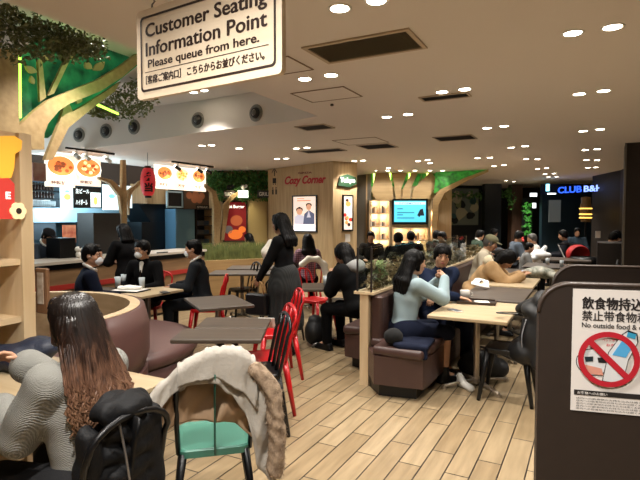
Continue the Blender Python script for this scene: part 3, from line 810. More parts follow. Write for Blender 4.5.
# poster on the front board: fit pixel x of its left edge
def on_board(x, y, off=-.037):
    R = Matrix.Rotation(ang, 3, 'Z'); e = R @ V((1, 0, 0)); n = R @ V((0, 1, 0)); p0 = V((bl.x, bl.y, 0))+n*off
    d = ray(x, y); t = (p0-CAM).dot(n)/d.dot(n); h = CAM+d*t; return (h-p0).dot(e), h.z
u0, z0 = on_board(572.5, 410); u0b, z1 = on_board(571, 288.5); u0 = (u0+u0b)/2
W, H = .42, z1-z0
R = Matrix.Rotation(ang, 3, 'Z'); q = V((bl.x, bl.y, 0))+R @ V((u0, -.0365, 0))
t = thing('notice_poster', 'white no outside food and drinks notice fixed on dark board', 'poster', (q.x, q.y, z0), ang)
panelbox(MB(), 0, W, 0, H, 0, .0015).obj('sheet', mat('poster_paper', '#d9d2cc', .45), t)
k = H/127.0   # metres per photo pixel on the sheet
def yz(py): return H-(py)*k
m = MB()
addtext(m, '飲食物持込禁止', 9*k, yz(20.5), 12.5*k, 77*k, -.0014, fat=.0011)
addtext(m, '禁止带食物和饮料', 9*k, yz(32.5), 10.5*k, 80*k, -.0014, fat=.0005)
addtext(m, 'No outside food & drinks', 9*k, yz(39.5), 5*k, 68*k, -.0014, fat=.0003)
panelbox(m, 3*k, 165*k, yz(110), yz(105), -.0013, .001)
for j in range(5):
    addtext(m, '店内への飲食物のお持ち込みは固くお断りいたします。ご理解とご協力をお願いします。', 5*k, yz(114.5+j*2.7), 1.9*k, (150-9*(j % 3))*k, -.0012, .0)
m.obj('lettering', mat('poster_ink', '#1d1716', .6), t)
m = MB(); addtext(m, 'お客様へのお願い', 6*k, yz(109.2), 3*k, 28*k, -.0022, .01); m.obj('caption', mat('poster_paper', '#d9d2cc', .45), t)
for cx in (34*k, 104*k):
    cz = yz(71); r = 28.5*k
    b = MB()   # bag and bottle drawing
    if cx < .2:
        disc(b, cx-14*k, cz-4*k, 16*k, 14*k, -.0012, 1, th=.0006); disc(b, cx-14*k, cz-4*k, 15.2*k, 13.2*k, -.0018, 0, th=.0006)
        shape(b, [(cx-27*k, cz-6*k), (cx-6*k, cz-10*k), (cx-4*k, cz-17*k), (cx-24*k, cz-16*k)], -.0022, 3, .0006)
        shape(b, [(cx-22*k, cz+1*k), (cx-14*k, cz+2*k), (cx-14*k, cz-3*k), (cx-21*k, cz-4*k)], -.0026, 6, .0006)
        shape(b, [(cx-10*k, cz+1*k), (cx-2*k, cz+2*k), (cx-2*k, cz-4*k), (cx-9*k, cz-4*k)], -.0026, 2, .0006)
        bot = [(-9, -24), (9, -26), (14, 0), (22, 18), (21, 26), (13, 29), (7, 24), (-4, 6)]
        S_ = lambda pts, s=1.0: [(cx+(9+(p[0]-5)*s)*k, cz+(3+(p[1]-2)*s)*k) for p in pts]
        shape(b, S_(bot, 1.04), -.0028, 2, .0006); shape(b, S_(bot, .97), -.0034, 0, .0006)
        shape(b, S_([(-1, 4), (12, 2), (19, 16), (8, 20)], .95), -.004, 4, .0006); shape(b, S_([(12, 24), (20, 22), (21, 27), (13, 29)], .97), -.0044, 5, .0006)
        addtext(b, 'ペットボトル', cx-6*k, cz+18*k, 3*k, 18*k, -.0012, .01, mi=7); addtext(b, 'お弁当', cx-2*k, cz+13*k, 3*k, 12*k, -.0012, .01, mi=7)
    else:
        disc(b, cx-4*k, cz, 14*k, 12*k, -.0012, 4, th=.0006)
    b.obj('food_drawing', [mat('pale_print', '#cfcfd0', .5), mat('ink', '#1c1a1c', .5), mat('ink', '#1c1a1c', .5), mat('salmon_print', '#cf8f7c', .5), mat('blue_print', '#4f9fd0', .5), mat('cyan_print', '#2f8fb4', .5), mat('navy_print', '#1c2a30', .5), mat('red_print', '#c0203a', .5)], t)
    rg = MB(); n = 40
    for j in range(n):
        a, b_ = 2*pi*j/n, 2*pi*(j+1)/n; r2 = r-5.5*k
        rg.add([(cx+q_*math.cos(x_), -.0052, cz+q_*math.sin(x_)) for q_, x_ in ((r, a), (r, b_), (r2, b_), (r2, a))], [(3, 2, 1, 0)])
    c45 = math.cos(pi/4); hw = 3*k
    rg.add([(cx+(-r2*c45-hw*c45), -.0054, cz+(r2*c45-hw*c45)), (cx+(-r2*c45+hw*c45), -.0054, cz+(r2*c45+hw*c45)), (cx+(r2*c45+hw*c45), -.0054, cz+(-r2*c45+hw*c45)), (cx+(r2*c45-hw*c45), -.0054, cz+(-r2*c45-hw*c45))], [(0, 1, 2, 3), (3, 2, 1, 0)])
    rg.obj('prohibition_ring', mat('prohibit_red', '#b3202e', .45), t)
# ------------------------------------------------------------------ left green lit tree wall
GX = -4.3
def gp(x, y, X=GX): return atX(x, y, X)
root = thing('lit_tree_panel', 'green backlit glass panel with cut wooden tree branches', 'wall decoration', (GX, 2.4, 0))
def G(x, y, X): p = atX(x, y, X); return (p.x-GX, p.y-2.4, p.z)
glow = emi('green_glass_glow', '#237a48', .55, c2='#03180e', scale=4.5)
MB().prism([G(16, 50, GX), G(84, 20, GX), G(142, 44, GX), G(142, 62, GX), G(100, 96, GX), G(48, 138, GX), G(16, 138, GX)], (-1, 0, 0), .02).obj('glass_panel', glow, root)
m = MB(); m.prism([G(16.5, 54, GX+.03), G(20.5, 54, GX+.03), G(21, 118, GX+.03), G(17, 118, GX+.03)], (1, 0, 0), .01)
m.prism([G(88, 102, GX+.03), G(96, 103, GX+.03), G(118, 113, GX+.03), G(118, 115, GX+.03)], (1, 0, 0), .01)
m.obj('light_strip', emi('lime_glow', '#a8e84a', 3), root)
def tree_part(name, pts, dx, th, mm=None): return MB().prism([G(a, b, GX+dx) for a, b in pts], (1, 0, 0), th).obj(name, mm or M_branch, root)
tree_part('trunk', [(-20, 50), (14, 50), (15, 126), (30, 112), (44, 101), (60, 94), (95, 80), (118, 66), (139, 50), (139, 60), (118, 78), (96, 92), (66, 104), (54, 112), (44, 124), (40, 134), (40, 150), (-20, 150)], .1, .06)
tree_part('branch', [(57, 122), (62, 104), (60, 98), (64, 98), (70, 112), (84, 104), (118, 82), (112, 92), (88, 110), (66, 128), (50, 160), (42, 160)], .05, .04)
tree_part('branch', [(36, 60), (40, 60), (44, 98), (38, 102)], .06, .03)
tree_part('branch', [(64, 58), (70, 56), (52, 94), (46, 96)], .06, .03)
tree_part('branch', [(62, 42), (66, 54), (78, 43), (84, 40), (70, 60), (64, 60)], .06, .03)
def leafcut(x, y, l, w_, a):
    n = 10; pts = []
    for k in range(n+1): t_ = k/n; pts.append((t_*l, w_*math.sin(pi*t_)))
    for k in range(n, -1, -1): t_ = k/n; pts.append((t_*l, -w_*math.sin(pi*t_)*.6))
    pts = pts[:-1]; c, s = math.cos(a), math.sin(a)
    return [(x+px_*c-pz_*s, y+px_*s+pz_*c) for px_, pz_ in pts]
for a in ((89, 45, 16, 4, .1), (92, 70, 14, 5, -.6), (84, 62, 10, 4, .8), (24, 66, 14, 4, .5), (40, 58, 13, 4, -.2), (30, 76, 9, 3, 1.2), (76, 104, 8, 4, -1.3)):
    tree_part('wooden_leaf', leafcut(*a), .06, .02, mat('leaf_wood', '#b89a70', .6))
# hanging leaves at the recess
mb = MB(); rs = random.Random(5)
for k in range(260):
    x = rs.uniform(-5, 100); yt = 6+x*.36; yb = 57-x*.03
    if yt > yb-2: continue
    y = rs.uniform(yt, yb); p = atX(x, y, rs.uniform(-3.5, -3.2)); leaves(mb, p, (.06, .1, .05), 10, .038, rs)
tag(mb.obj('hanging_foliage', mat('black_green_leaf', '#46562f', .35, c2='#8a8f66', scale=14)), 'dark artificial leaves hanging at the recess corner above the tree panel', 'foliage', kind='stuff')
mb = MB()
for k in range(170):
    x = rs.uniform(92, 152); y0_ = 118-(x-92)*.75 if x < 140 else 85
    y = rs.uniform(max(70, y0_-8), 118-abs(x-120)*.12); p = D(x, y, rs.uniform(6.0, 6.4)); leaves(mb, p, (.09, .09, .06), 8, .05, rs)
tag(mb.obj('hanging_foliage', mat('olive_leaf', '#6b7546', .5, c2='#8d8f5e', scale=12)), 'drooping olive leaves beside the tree panel above the air nozzles', 'foliage', kind='stuff')
lamp((-3.7, 3.0, 2.6), 6, 2.4, aim=(-4.3, 3.2, 3.0), col=(.4, 1, .4))
# ------------------------------------------------------------------ left oak booth end unit
ua = D(-70, 250, 2.75); ub = D(15, 250, 3.2); uc = D(45, 250, 3.45)
UA = V((ua.x, ua.y, 0)); UB = V((ub.x, ub.y, 0)); UC = V((uc.x, uc.y, 0)); e = (UB-UA).normalized(); n = V((-e.y, e.x, 0))
t = thing('oak_cabinet', 'tall pale oak shelving unit at the left edge', 'cabinet', (UA.x, UA.y, 0), facing(UA, e))
w = (UB-UA).length; dp = .3; topz = 2.08
m = MB(); m.box((w-.04, -.0, topz/2), (.08, dp+.04, topz)); m.obj('post', M_woodlt, t)
MB().box((w/2, dp/2-.02, topz/2), (w, .03, topz)).obj('back_panel', mat('pale_back', '#e2cfad', .6, c2='#d6c09a', scale=2, stretch=(6, 6, 1)), t)
zs = CZ-(263-217)*3.0/F; zs2 = CZ-(322-217)*3.0/F
for z in (zs, zs2, .12): MB().box((w/2-.04, -.0, z), (w-.08, dp, .035)).obj('shelf', M_woodx, t)
MB().box((w/2-.04, -.1, topz-.06), (w-.08, .08, .12)).obj('top_rail', M_woodlt, t)
# sign on the unit: plain yellow cloud above a red plate with an E and a flower
def on_unit(x, y, off=-.17):
    nn = n; p0 = UA+nn*off; d = ray(x, y); tt = (p0-CAM).dot(nn)/d.dot(nn); h = CAM+d*tt; return (h-p0).dot(e), h.z
q = UA+n*-.17
t = thing('shop_sign', 'red and yellow plate sign with letter E and flower', 'sign', (q.x, q.y, 0), facing(UA, e))
def up(pts): return [on_unit(a, b) for a, b in pts]
m = MB(); shape(m, up([(-20, 138), (2, 136), (12, 136), (20, 141), (19, 150), (13, 154), (12, 168), (9, 178), (-20, 180)]), 0, 0, .02); m.obj('cloud', emi('sign_yellow', '#e0a030', .5), t)
m = MB(); shape(m, up([(-20, 179), (6, 178), (12, 184), (12, 205), (13, 219), (-20, 219)]), 0, 0, .022); m.obj('plate', emi('sign_red_lit', '#b03028', .5), t)
m = MB(); a = on_unit(3, 199); b = on_unit(8, 192); addtext(m, 'E', a[0], a[1], b[1]-a[1], b[0]-a[0], -.0235, .03)
m.obj('lettering', emi('sign_white', '#efe9e2', .9), t)
c = on_unit(15, 211); m = MB()
for k in range(6): disc(m, c[0]+.028*math.cos(k*pi/3), c[1]+.028*math.sin(k*pi/3), .024, .024, -.02-.0004*k, 0, th=.01)
m.obj('flower', emi('flower_cream', '#e8cf9a', .5), t); disc(MB(), c[0], c[1], .018, .018, -.033, 0, th=.002).obj('flower_centre', M_dark, t)
lamp((-2.6, 2.3, 2.75), 14, 1.0, aim=(-3.3, 2.0, 1.6))
# menu stand beside the unit
p = D(43, 300, 3.6)
t = thing('menu_stand', 'wooden menu stand with a picture card beside oak unit', 'menu stand', (p.x, p.y, .9), facing(p, RT)-.5)
MB().box((0, 0, .16), (.13, .03, .32), bev=.01).obj('holder', wood('stand_wood', '#8f6a4c', '#7a583e', 2), t)
MB().box((0, -.018, .18), (.07, .004, .22)).obj('card', mat('card_white', '#d8d0c4', .5, c2='#a08468', scale=18), t)
# ------------------------------------------------------------------ kitchen shopfront on the left
CX = -6.1
def kspan(x0, y0, x1, y1, X):
    a = atX(x0, (y0+y1)/2, X); b = atX(x1, (y0+y1)/2, X); xm = (x0+x1)/2
    return a.y, b.y, atX(xm, y1, X).z, atX(xm, y0, X).z
def kthing(name, label, cat, x0, y0, x1, y1, X, **k):
    Y0, Y1, z0, z1 = kspan(x0, y0, x1, y1, X); return thing(name, label, cat, (X, Y0, z0), pi/2, **k), Y1-Y0, z1-z0
def kbox(name, label, cat, x0, y0, x1, y1, X, m, th=.05, group=None, kind=None):
    Y0, Y1, z0, z1 = kspan(x0, y0, x1, y1, X)
    o = MB().box(((Y1-Y0)/2, th/2, (z1-z0)/2), (Y1-Y0, th, z1-z0)).obj(name, m, None, (X, Y0, z0), pi/2)
    return tag(o, label, cat, group, kind)
t = thing('service_counter', 'long oak service counter with red stripe and pale top', 'counter', (CX, 3.2, 0), pi/2)
L_ = 3.85
MB().box((L_/2, .3, .48), (L_, .6, .88)).obj('body', wood('counter_wood', '#8c6c4c', '#765a3e', 0), t)
MB().box((L_/2, .3, .03), (L_-.05, .54, .06)).obj('plinth', M_black, t)
MB().box((L_/2, .3, .985), (L_+.04, .68, .035)).obj('worktop', mat('pale_stone', '#b7ab9c', .3), t)
MB().box((L_/2, -.004, .93), (L_, .012, .07)).obj('dark_band', M_black, t)
MB().box((L_/2, -.006, .66), (L_, .012, .07)).obj('red_stripe', mat('stripe_red', '#a32a22', .5), t)
struct('wall_kitchen', MB().box((-9.6, 6.4, 1.35), (.1, 6.6, 2.7)), mat('kitchen_back_wall', '#3a5562', .35))
struct('trim_2', MB().box((-8.3, 7.2, 2.42), (.08, 4.2, .42)), mat('brown_fascia', '#33241b', .6))
# steel hoods and shelves
steelblue = mat('kitchen_steel', '#8fb4c6', .35, .4)
kbox('extractor_hood', 'long brushed steel extractor hood behind the counter', 'hood', 24, 208, 132, 222, -8.6, steelblue, .5)
kbox('kitchen_shelf', 'dark steel shelf unit at the left of the kitchen', 'shelf', 27, 222, 56, 240, -8.7, mat('steel_dark', '#38424a', .4, .5), .3)
kbox('tall_cabinet', 'dark grey tall cabinet behind the black-coated customer', 'cabinet', 94, 213, 121, 300, -7.2, mat('dark_grey_cabinet', '#33312f', .5), .4)
kbox('cooking_range', 'dark cooking unit behind the seated masked men', 'cooker', 142, 222, 176, 292, -8.0, mat('steel_black', '#1d2226', .35, .5), .5)
t, w, h = kthing('slanted_hood', 'dark angled kitchen hood above the cooking unit', 'hood', 138, 204, 178, 222, -8.0)
m = MB(); m.prism([(0, 0, h), (w*.3, 0, 0), (w, 0, 0), (w, 0, h)], (0, 1, 0), .6); m.obj('hood_body', mat('hood_dark', '#20282e', .3, .6), t)
kbox('refrigerator', 'tall pale blue steel refrigerator door in the kitchen', 'refrigerator', 176, 209, 195, 292, -7.7, mat('fridge_blue', '#6f9fc0', .25, .5), .5)
t, w, h = kthing('storage_rack', 'dark metal rack with shelves right of the refrigerator', 'rack', 196, 209, 221, 246, -7.7)
for u in (0, w):
    for v in (0, .4): MB().box((u, v, h/2), (.04, .04, h)).obj('upright', M_black, t)
for v in (.05, .3, .55, .8, 1): MB().box((w/2, .2, h*v), (w, .44, .025)).obj('shelf', M_black, t)
tray = None
for v in (.05, .3, .55):
    for k in range(4):
        o = MB().box((0, 0, 0), (.13, .2, .1), bev=.01).obj('food_container', mat('tray_grey', '#4d5c66', .4) if k % 2 else mat('tray_blue', '#33506a', .4), None, (t.location.x-.2, t.location.y+w*(.15+.22*k), t.location.z+h*v+.065))
        tag(o, 'food container on the dark kitchen rack', 'container', 'food containers on the kitchen rack')
# menu photographs
def bowl(m, cx, cz, r, y, mi, mj):
    disc(m, cx, cz, r*1.1, r*.8, y, 3); disc(m, cx, cz+.02, r, r*.66, y-.002, mi)
    rs = random.Random(int(cx*1000))
    for k in range(16):
        a = rs.uniform(0, 6.28); q = r*rs.uniform(.1, .75); disc(m, cx+q*math.cos(a), cz+.02+q*.6*math.sin(a), r*.16, r*.12, y-.003-k*.0002, mj if k % 2 else mi+4, n=8)
FOOD = [emi('food_orange', '#d0793c', 1.3), emi('food_brown', '#7c3c20', 1.0), emi('food_cream', '#e9cf90', 1.3), emi('bowl_white', '#ece4da', 1.2), emi('food_rust', '#a04a20', 1.2), emi('food_dark', '#5a2a18', .8), emi('food_yellow', '#e0a848', 1.2)]
for i, (x0, y0, x1, y1, lab) in enumerate([(46.5, 154, 75, 187, 'backlit menu photo of a brown rice bowl'), (76, 158, 101, 186, 'backlit menu photo of an orange topped bowl')]):
    t, w, h = kthing('menu_photo', lab, 'menu board', x0, y0, x1, y1, -7.7)
    MB().box((w/2, .03, h/2), (w, .05, h)).obj('light_box', emi('menu_cream', '#d8cbb8', .9), t)
    m = MB(); bowl(m, w*.5, h*.60, w*.47, -.001, 0, 1+i); addtext(m, '特製丼', w*.15, h*.08, h*.1, w*.5, -.001, .02, mi=5); m.obj('picture', FOOD, t)
kbox('menu_photo', 'small tilted red and white menu card at the far left', 'menu board', 33, 163, 46, 181, -7.6, mat('menu_red_card', '#8c3a34', .5, c2='#b8a090', scale=4), .03)
t, w, h = kthing('drink_shelf', 'lit shelf crowded with dark bottles and stacked glasses', 'shelf', 24, 184, 61, 207, -8.1)
MB().box((w/2, .3, h/2), (w, .02, h)).obj('back_panel', emi('shelf_glow', '#c0c8c8', .5), t)
for v in (0, .36, .7, 1): MB().box((w/2, .15, h*v), (w, .3, .02)).obj('shelf', M_black, t)
bt = None
for r_, z in enumerate((.38, .72)):
    for k in range(11):
        lx = w*(.05+.082*k); loc = (-8.1-.12, t.location.y+lx, t.location.z+h*z)
        if bt is None:
            bt = MB().lathe([(0, .005), (.03, .005), (.032, .02), (.032, .08), (.012, .115), (.012, .14), (0, .142)], n=12).obj('drink_bottle', mat('bottle_dark', '#3a2420', .2), None, loc); tag(bt, 'dark bottle on the lit kitchen shelf', 'bottle', 'dark bottles on the lit kitchen shelf')
        else: c = bt.copy(); COL.objects.link(c); c.location = loc
gl = None
for k in range(16):
    loc = (-8.1-.12, t.location.y+w*(.05+.058*k), t.location.z+.015)
    if gl is None:
        gl = MB().lathe([(0, .002), (.022, .002), (.03, .09), (.027, .09), (.02, .008), (0, .008)], n=12).obj('drinking_glass', mat('glass_white', '#d8e4e8', .2), None, loc); tag(gl, 'pale glass on the lowest lit kitchen shelf', 'glass', 'pale glasses lined on the lit kitchen shelf')
    else: c = gl.copy(); COL.objects.link(c); c.location = loc
for x0, y0, x1, y1, kind, lab in [(61.5, 187, 73, 209, 0, 'narrow lit menu panel with a yellow dish'), (74, 187, 101, 208, 1, 'black menu board with white handwriting and drink photo'), (104, 185, 121, 210, 2, 'bright white menu panel left of the trunk arch'), (126, 186, 132, 208, 2, 'sliver of bright menu panel right of the trunk')]:
    t, w, h = kthing('menu_board', lab, 'menu board', x0, y0, x1, y1, -7.75)
    MB().box((w/2, .02, h/2), (w, .04, h)).obj('light_box', [emi('menu_white', '#c8dde2', 1.3), mat('menu_chalk', '#10181a', .5), emi('menu_white', '#c8dde2', 1.3)][kind], t)
    m = MB()
    if kind == 0: disc(m, w*.5, h*.55, w*.3, h*.14, -.001, 1); disc(m, w*.5, h*.8, w*.2, h*.05, -.001, 2)
    if kind == 1:
        addtext(m, '生ビール', w*.06, h*.68, h*.22, w*.5, -.001, .02, mi=0); addtext(m, 'ハイボール', w*.06, h*.14, h*.26, w*.42, -.001, .02, mi=0)
        panelbox(m, w*.6, w*.98, h*.05, h*.75, -.001, .002, 0); disc(m, w*.78, h*.35, w*.08, h*.2, -.003, 1)
    if kind == 2: disc(m, w*.45, h*.55, w*.18, h*.08, -.001, 2); disc(m, w*.7, h*.65, w*.1, h*.05, -.001, 2)
    m.obj('picture', [emi('menu_white2', '#d9e8ea', 1.4), emi('menu_yellow', '#d8b860', 1.5), emi('menu_teal', '#6fb0b8', 1.5)], t)
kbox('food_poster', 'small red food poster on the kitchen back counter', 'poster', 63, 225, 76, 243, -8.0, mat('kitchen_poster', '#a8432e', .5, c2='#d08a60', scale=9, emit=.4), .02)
t, w, h = kthing('price_board', 'small black board with white chalk figures in kitchen', 'sign', 85, 222, 94, 236, -7.8)
MB().box((w/2, .01, h/2), (w, .02, h)).obj('board', M_black, t)
m = MB(); addtext(m, '定食', w*.1, h*.55, h*.35, w*.8, -.002, .02); addtext(m, '800', w*.1, h*.1, h*.3, w*.8, -.002, .02); m.obj('lettering', emi('chalk_white', '#dff0f0', 1.2), t)
kbox('cash_register', 'black cash register on the counter in front of staff', 'cash register', 60, 238, 76, 258, -6.5, M_black, .3)
# small ornaments on the counter
for x, c, lab in ((78.5, '#d8d4cc', 'small white round-headed ornament on the counter'), (86, '#a8904a', 'small ochre round-headed ornament on the counter')):
    p = atX(x, 259, -6.35); t = thing('counter_ornament', lab, 'ornament', (p.x, p.y, 1.003)); mm = mat('ornament_'+c, c, .5)
    MB().ell((0, 0, .05), (.04, .035, .05), 8).obj('body', mm, t); MB().ell((0, 0, .125), (.05, .045, .04), 8).obj('head', mm, t)
    MB().ell((-.04, 0, .15), (.015, .012, .015), 6).ell((.04, 0, .15), (.015, .012, .015), 6).obj('ear', M_dark, t)
kbox('menu_holder', 'black card holder standing on the counter by the trunk', 'menu holder', 132, 253, 141, 259, -6.3, M_black, .05)
kbox('price_sign', 'small black price plate with pale figures on the counter', 'sign', 158, 252, 168, 257, -6.08, M_black, .03)
# trunk arches
def ktree(X, label, pts_list):
    root = thing('trunk_arch', label, 'decorative arch', (X, 0, 0))
    for k, pts in enumerate(pts_list):
        MB().prism([(0, atX(a, b, X).y, atX(a, b, X).z) for a, b in pts], (1, 0, 0), .06).obj('trunk' if k == 0 else 'arch', M_branch, root)
    return root
KX = -7.3
ktree(KX, 'pale wooden trunk arch rising beside the black-coated customer', [
    [(119.5, 300), (119.5, 195), (120, 160), (123.5, 160), (124.5, 195), (125.5, 300)],
    [(119.5, 215), (117, 196), (108, 184), (97, 179), (97, 177), (110, 180), (119.5, 189), (121, 200)],
    [(127, 215), (125, 200), (127, 190), (138, 181), (150, 178), (150, 180), (139, 184), (130, 192), (128, 200)]])
ktree(KX+.1, 'pale wooden trunk arch at the right end of the kitchen', [
    [(216, 285), (219, 208), (214, 192), (204, 184), (204, 187), (210, 193), (212, 208), (212, 285)],
    [(219, 240), (222, 205), (230, 196), (236, 192), (236, 195), (228, 202), (222, 240)]])
# lantern
p = atX(148, 182, -6.6); z0, z1 = atX(148, 196, -6.6).z, atX(148, 168, -6.6).z; r = .125; h = z1-z0
t = thing('paper_lantern', 'red paper lantern with black and white characters', 'lantern', (p.x, p.y, z0), .9)
prof = [(.05, 0)]+[(r*(math.sin(pi*(.12+.76*k/16))**.45)*(1-.03*(k % 2)), h*(.04+.92*k/16)) for k in range(17)]+[(.05, h)]
MB().lathe(prof, n=28).obj('shade', mat('lantern_red', '#b5252a', .5, emit=.35), t)
MB().lathe([(0, -.03), (.055, -.03), (.055, .02), (0, .02)]).lathe([(0, h-.02), (.055, h-.02), (.055, h+.03), (0, h+.03)]).obj('ring', M_black, t)
m = MB(); addtext(m, '弁', -.07, h*.52, h*.32, .14, -r-.004, .05); addtext(m, '当', -.07, h*.14, h*.32, .14, -r-.004, .05)
for i, v in enumerate(m.v): m.v[i] = (v[0], -math.sqrt(max(.0001, (r+.004)**2-v[0]**2)), v[2])
m.obj('lettering', M_black, t)
MB().tube([(0, 0, h), (0, 0, 2.66-z0)], .004).obj('cord', M_black, t)
# triple bowl sign, window, meat picture
t, w, h = kthing('menu_photo', 'long bright menu sign with three rice bowls', 'menu board', 156, 167, 206, 190, -7.5)
MB().box((w/2, .03, h/2), (w, .05, h)).obj('light_box', emi('menu_cream2', '#e6d8c6', 1.2), t)
m = MB()
for k, (mi, mj) in enumerate(((0, 1), (2, 0), (0, 1))): bowl(m, w*(.16+.34*k), h*.62, w*.13, -.001, mi, mj)
for k in range(3): addtext(m, ['海鮮丼', '天丼', '牛丼'][k], w*(.06+.34*k), h*.12, h*.13, w*.16, -.001, .02, mi=4)
m.obj('picture', FOOD, t)
t, w, h = kthing('framed_window', 'small dark serving hatch with pale frame under bowl sign', 'hatch', 167, 192, 182, 207, -7.6)
MB().box((w/2, .01, h/2), (w, .02, h)).obj('pane', M_black, t); m = MB()
for s in (0, 1): m.box((w/2, 0, h*s), (w+.03, .04, .03)); m.box((w*s, 0, h/2), (.03, .04, h))
m.obj('frame', mat('pale_blue_frame', '#a9c4d0', .4), t)
t, w, h = kthing('meat_picture', 'dim brown picture of round meats above dark plate', 'picture', 184, 190, 209, 209, -7.55)
MB().box((w/2, .01, h/2), (w, .02, h)).obj('board', mat('brown_board', '#4e3826', .6), t); m = MB()
for a, b, r_ in ((.2, .7, .12), (.45, .75, .13), (.7, .7, .12), (.4, .5, .13), (.6, .48, .12)): disc(m, w*a, h*b, w*r_, w*r_*.8, -.001-.0004*a, 0)
m.obj('picture', mat('meat_brown', '#8a5230', .6, emit=.15), t); m = MB(); panelbox(m, w*.45, w, 0, h*.22, -.004, .004); m.obj('plate', M_black, t)
m = addtext(MB(), 'STEAK', w*.5, h*.05, h*.1, w*.45, -.0075, .02); m.obj('lettering', mat('plate_letters', '#c8c4ba', .6), t)
kbox('oak_wall_panel', 'brown wood wall panel between lantern and serving hatch', 'wall panel', 132, 185, 168, 206, -8.2, M_woodpanel, .05)
# track lights
for lab, x0, x1, y, X, heads in (('track light rail over the left menu photos', 66, 114, 156, -7.2, (77, 87, 108)), ('track light rail over the three bowl sign', 172, 213, 166, -7.2, (178, 200, 209))):
    a = atX(x0, y, X); b = atX(x1, y, X); z = zb(X)-.03
    t = thing('track_light', lab, 'track light', (X, a.y, z), pi/2)
    MB().box(((b.y-a.y)/2, 0, .01), (b.y-a.y, .035, .03)).obj('rail', M_black, t)
    for hx in heads:
        u = atX(hx, y, X).y-a.y
        hd = MB().tube([(u, 0, 0), (u, 0, -.09)], .008).cyl((u, -.05, -.13), (u, .06, -.07), .035, .03).obj('spot_head', M_black if heads[0] > 100 else M_white, t)
        MB().ell((u, .075, -.062), (.03, .012, .03), 8).obj('bulb', emi('spot_glow', '#fff4e0', 14), hd)
        lamp((X-.09, a.y+u, z-.09), 10, 1.0, aim=(X-.5, a.y+u, 2.1))
for loc, e, c in (((-8.1, 4.6, 1.75), 60, (.7, .9, 1)), ((-8.0, 6.2, 1.75), 55, (.7, .9, 1)), ((-8.3, 7.8, 1.9), 40, (.75, .9, 1))):
    l = bpy.data.lights.new('kitchen_glow', 'POINT'); l.energy = e; l.color = c; l.shadow_soft_size = .3
    o = bpy.data.objects.new('kitchen_glow', l); COL.objects.link(o); o.location = loc
# planter partition with grass
ga = D(200, 262, 9.25); gb = D(268, 262, 9.9); ga.z = gb.z = 0; L_ = (gb-ga).length
t = thing('planter_partition', 'low oak planter partition topped with tall grass', 'planter', ga, facing(ga, gb-ga))
MB().box((L_/2, .15, .39), (L_, .3, .78)).obj('planter_box', wood('planter_wood', '#a08055', '#8b6d46', 0), t)
m = MB(); rs = random.Random(9)
for k in range(900):
    x = rs.uniform(0, L_); y = rs.uniform(.05, .25); h = rs.uniform(.2, .36); dx, dy = rs.uniform(-.05, .05), rs.uniform(-.04, .04); b = .006
    m.add([(x-b, y, .78), (x+b, y, .78), (x+dx*.5+b, y+dy*.5, .78+h*.6), (x+dx*.5-b, y+dy*.5, .78+h*.6)], [(0, 1, 2, 3)]); m.add([(x+dx*.5-b, y+dy*.5, .78+h*.6), (x+dx*.5+b, y+dy*.5, .78+h*.6), (x+dx, y+dy, .78+h)], [(0, 1, 2)])
tag(m.obj('grass', mat('planter_grass', '#6b7038', .6, c2='#4a5228', scale=8), t), kind='stuff')
# ------------------------------------------------------------------ furniture prototypes
def make_chair(name, label, m, seatm=None, splatm=None, group=None, loc=(0, 0, 0), rz=0, splat=True, cat='chair', slats=2):
    t = thing(name, label, cat, loc, rz, group)
    sb = MB(); n = 8
    def rr(hw, r, z, yo=0): return [(x, y+yo, z) for x, y in rrect(-hw, -hw, hw, hw, r)]
    rings = [rr(.155, .05, .448), rr(.175, .055, .455), rr(.182, .06, .448), rr(.18, .06, .415), rr(.174, .055, .415), rr(.15, .05, .44)]
    N = len(rings[0]); vs = [p for r in rings for p in r]
    sb.add(vs, [tuple(range(N))]+[(k*N+i, (k+1)*N+i, (k+1)*N+(i+1) % N, k*N+(i+1) % N) for k in range(5) for i in range(N)]+[tuple(range(6*N-1, 5*N-1, -1))])
    sb.obj('seat', seatm or m, t)
    for sx in (-1, 1):
        for sy in (-1, 1):
            l = MB(); a = V((sx*.15, sy*.15, .43)); b = V((sx*.205, sy*.215, 0))
            l.tube([a, a*.5+b*.5, b], [.028, .022, .015], 6, flat=.8); l.obj('leg', m, t)
    h = MB(); pts = []
    for k in range(13):
        a = pi*k/12; x = -.165*math.cos(a) if True else 0
        pts.append((-.175*math.cos(a)*(1 if abs(math.cos(a)) < .99 else 1), 0, math.sin(a)))
    hp = [(-.172, -.15, .43), (-.178, -.185, .58), (-.178, -.215, .72)]+[(-.178*math.cos(pi*k/10), -.235-.012*math.sin(pi*k/10), .76+.1*math.sin(pi*k/10)) for k in range(11)]+[(.178, -.215, .72), (.178, -.185, .58), (.172, -.15, .43)]
    h.tube(hp, .0125, 8); h.obj('back_hoop', m, t)
    if splat:
        if slats == 1:
            s = MB(); s.tube([(0, -.16, .44), (0, -.19, .6), (0, -.225, .75), (0, -.245, .855)], [.05, .045, .04, .05], 8, flat=.12); s.obj('back_splat', splatm or m, t)
        else:
            for x in (-.06, .06):
                s = MB(); s.tube([(x*.9, -.16, .44), (x, -.19, .6), (x, -.225, .75), (x*1.1, -.24, .845)], [.016, .014, .014, .014], 8, flat=.3); s.obj('back_splat', splatm or m, t)
    return t
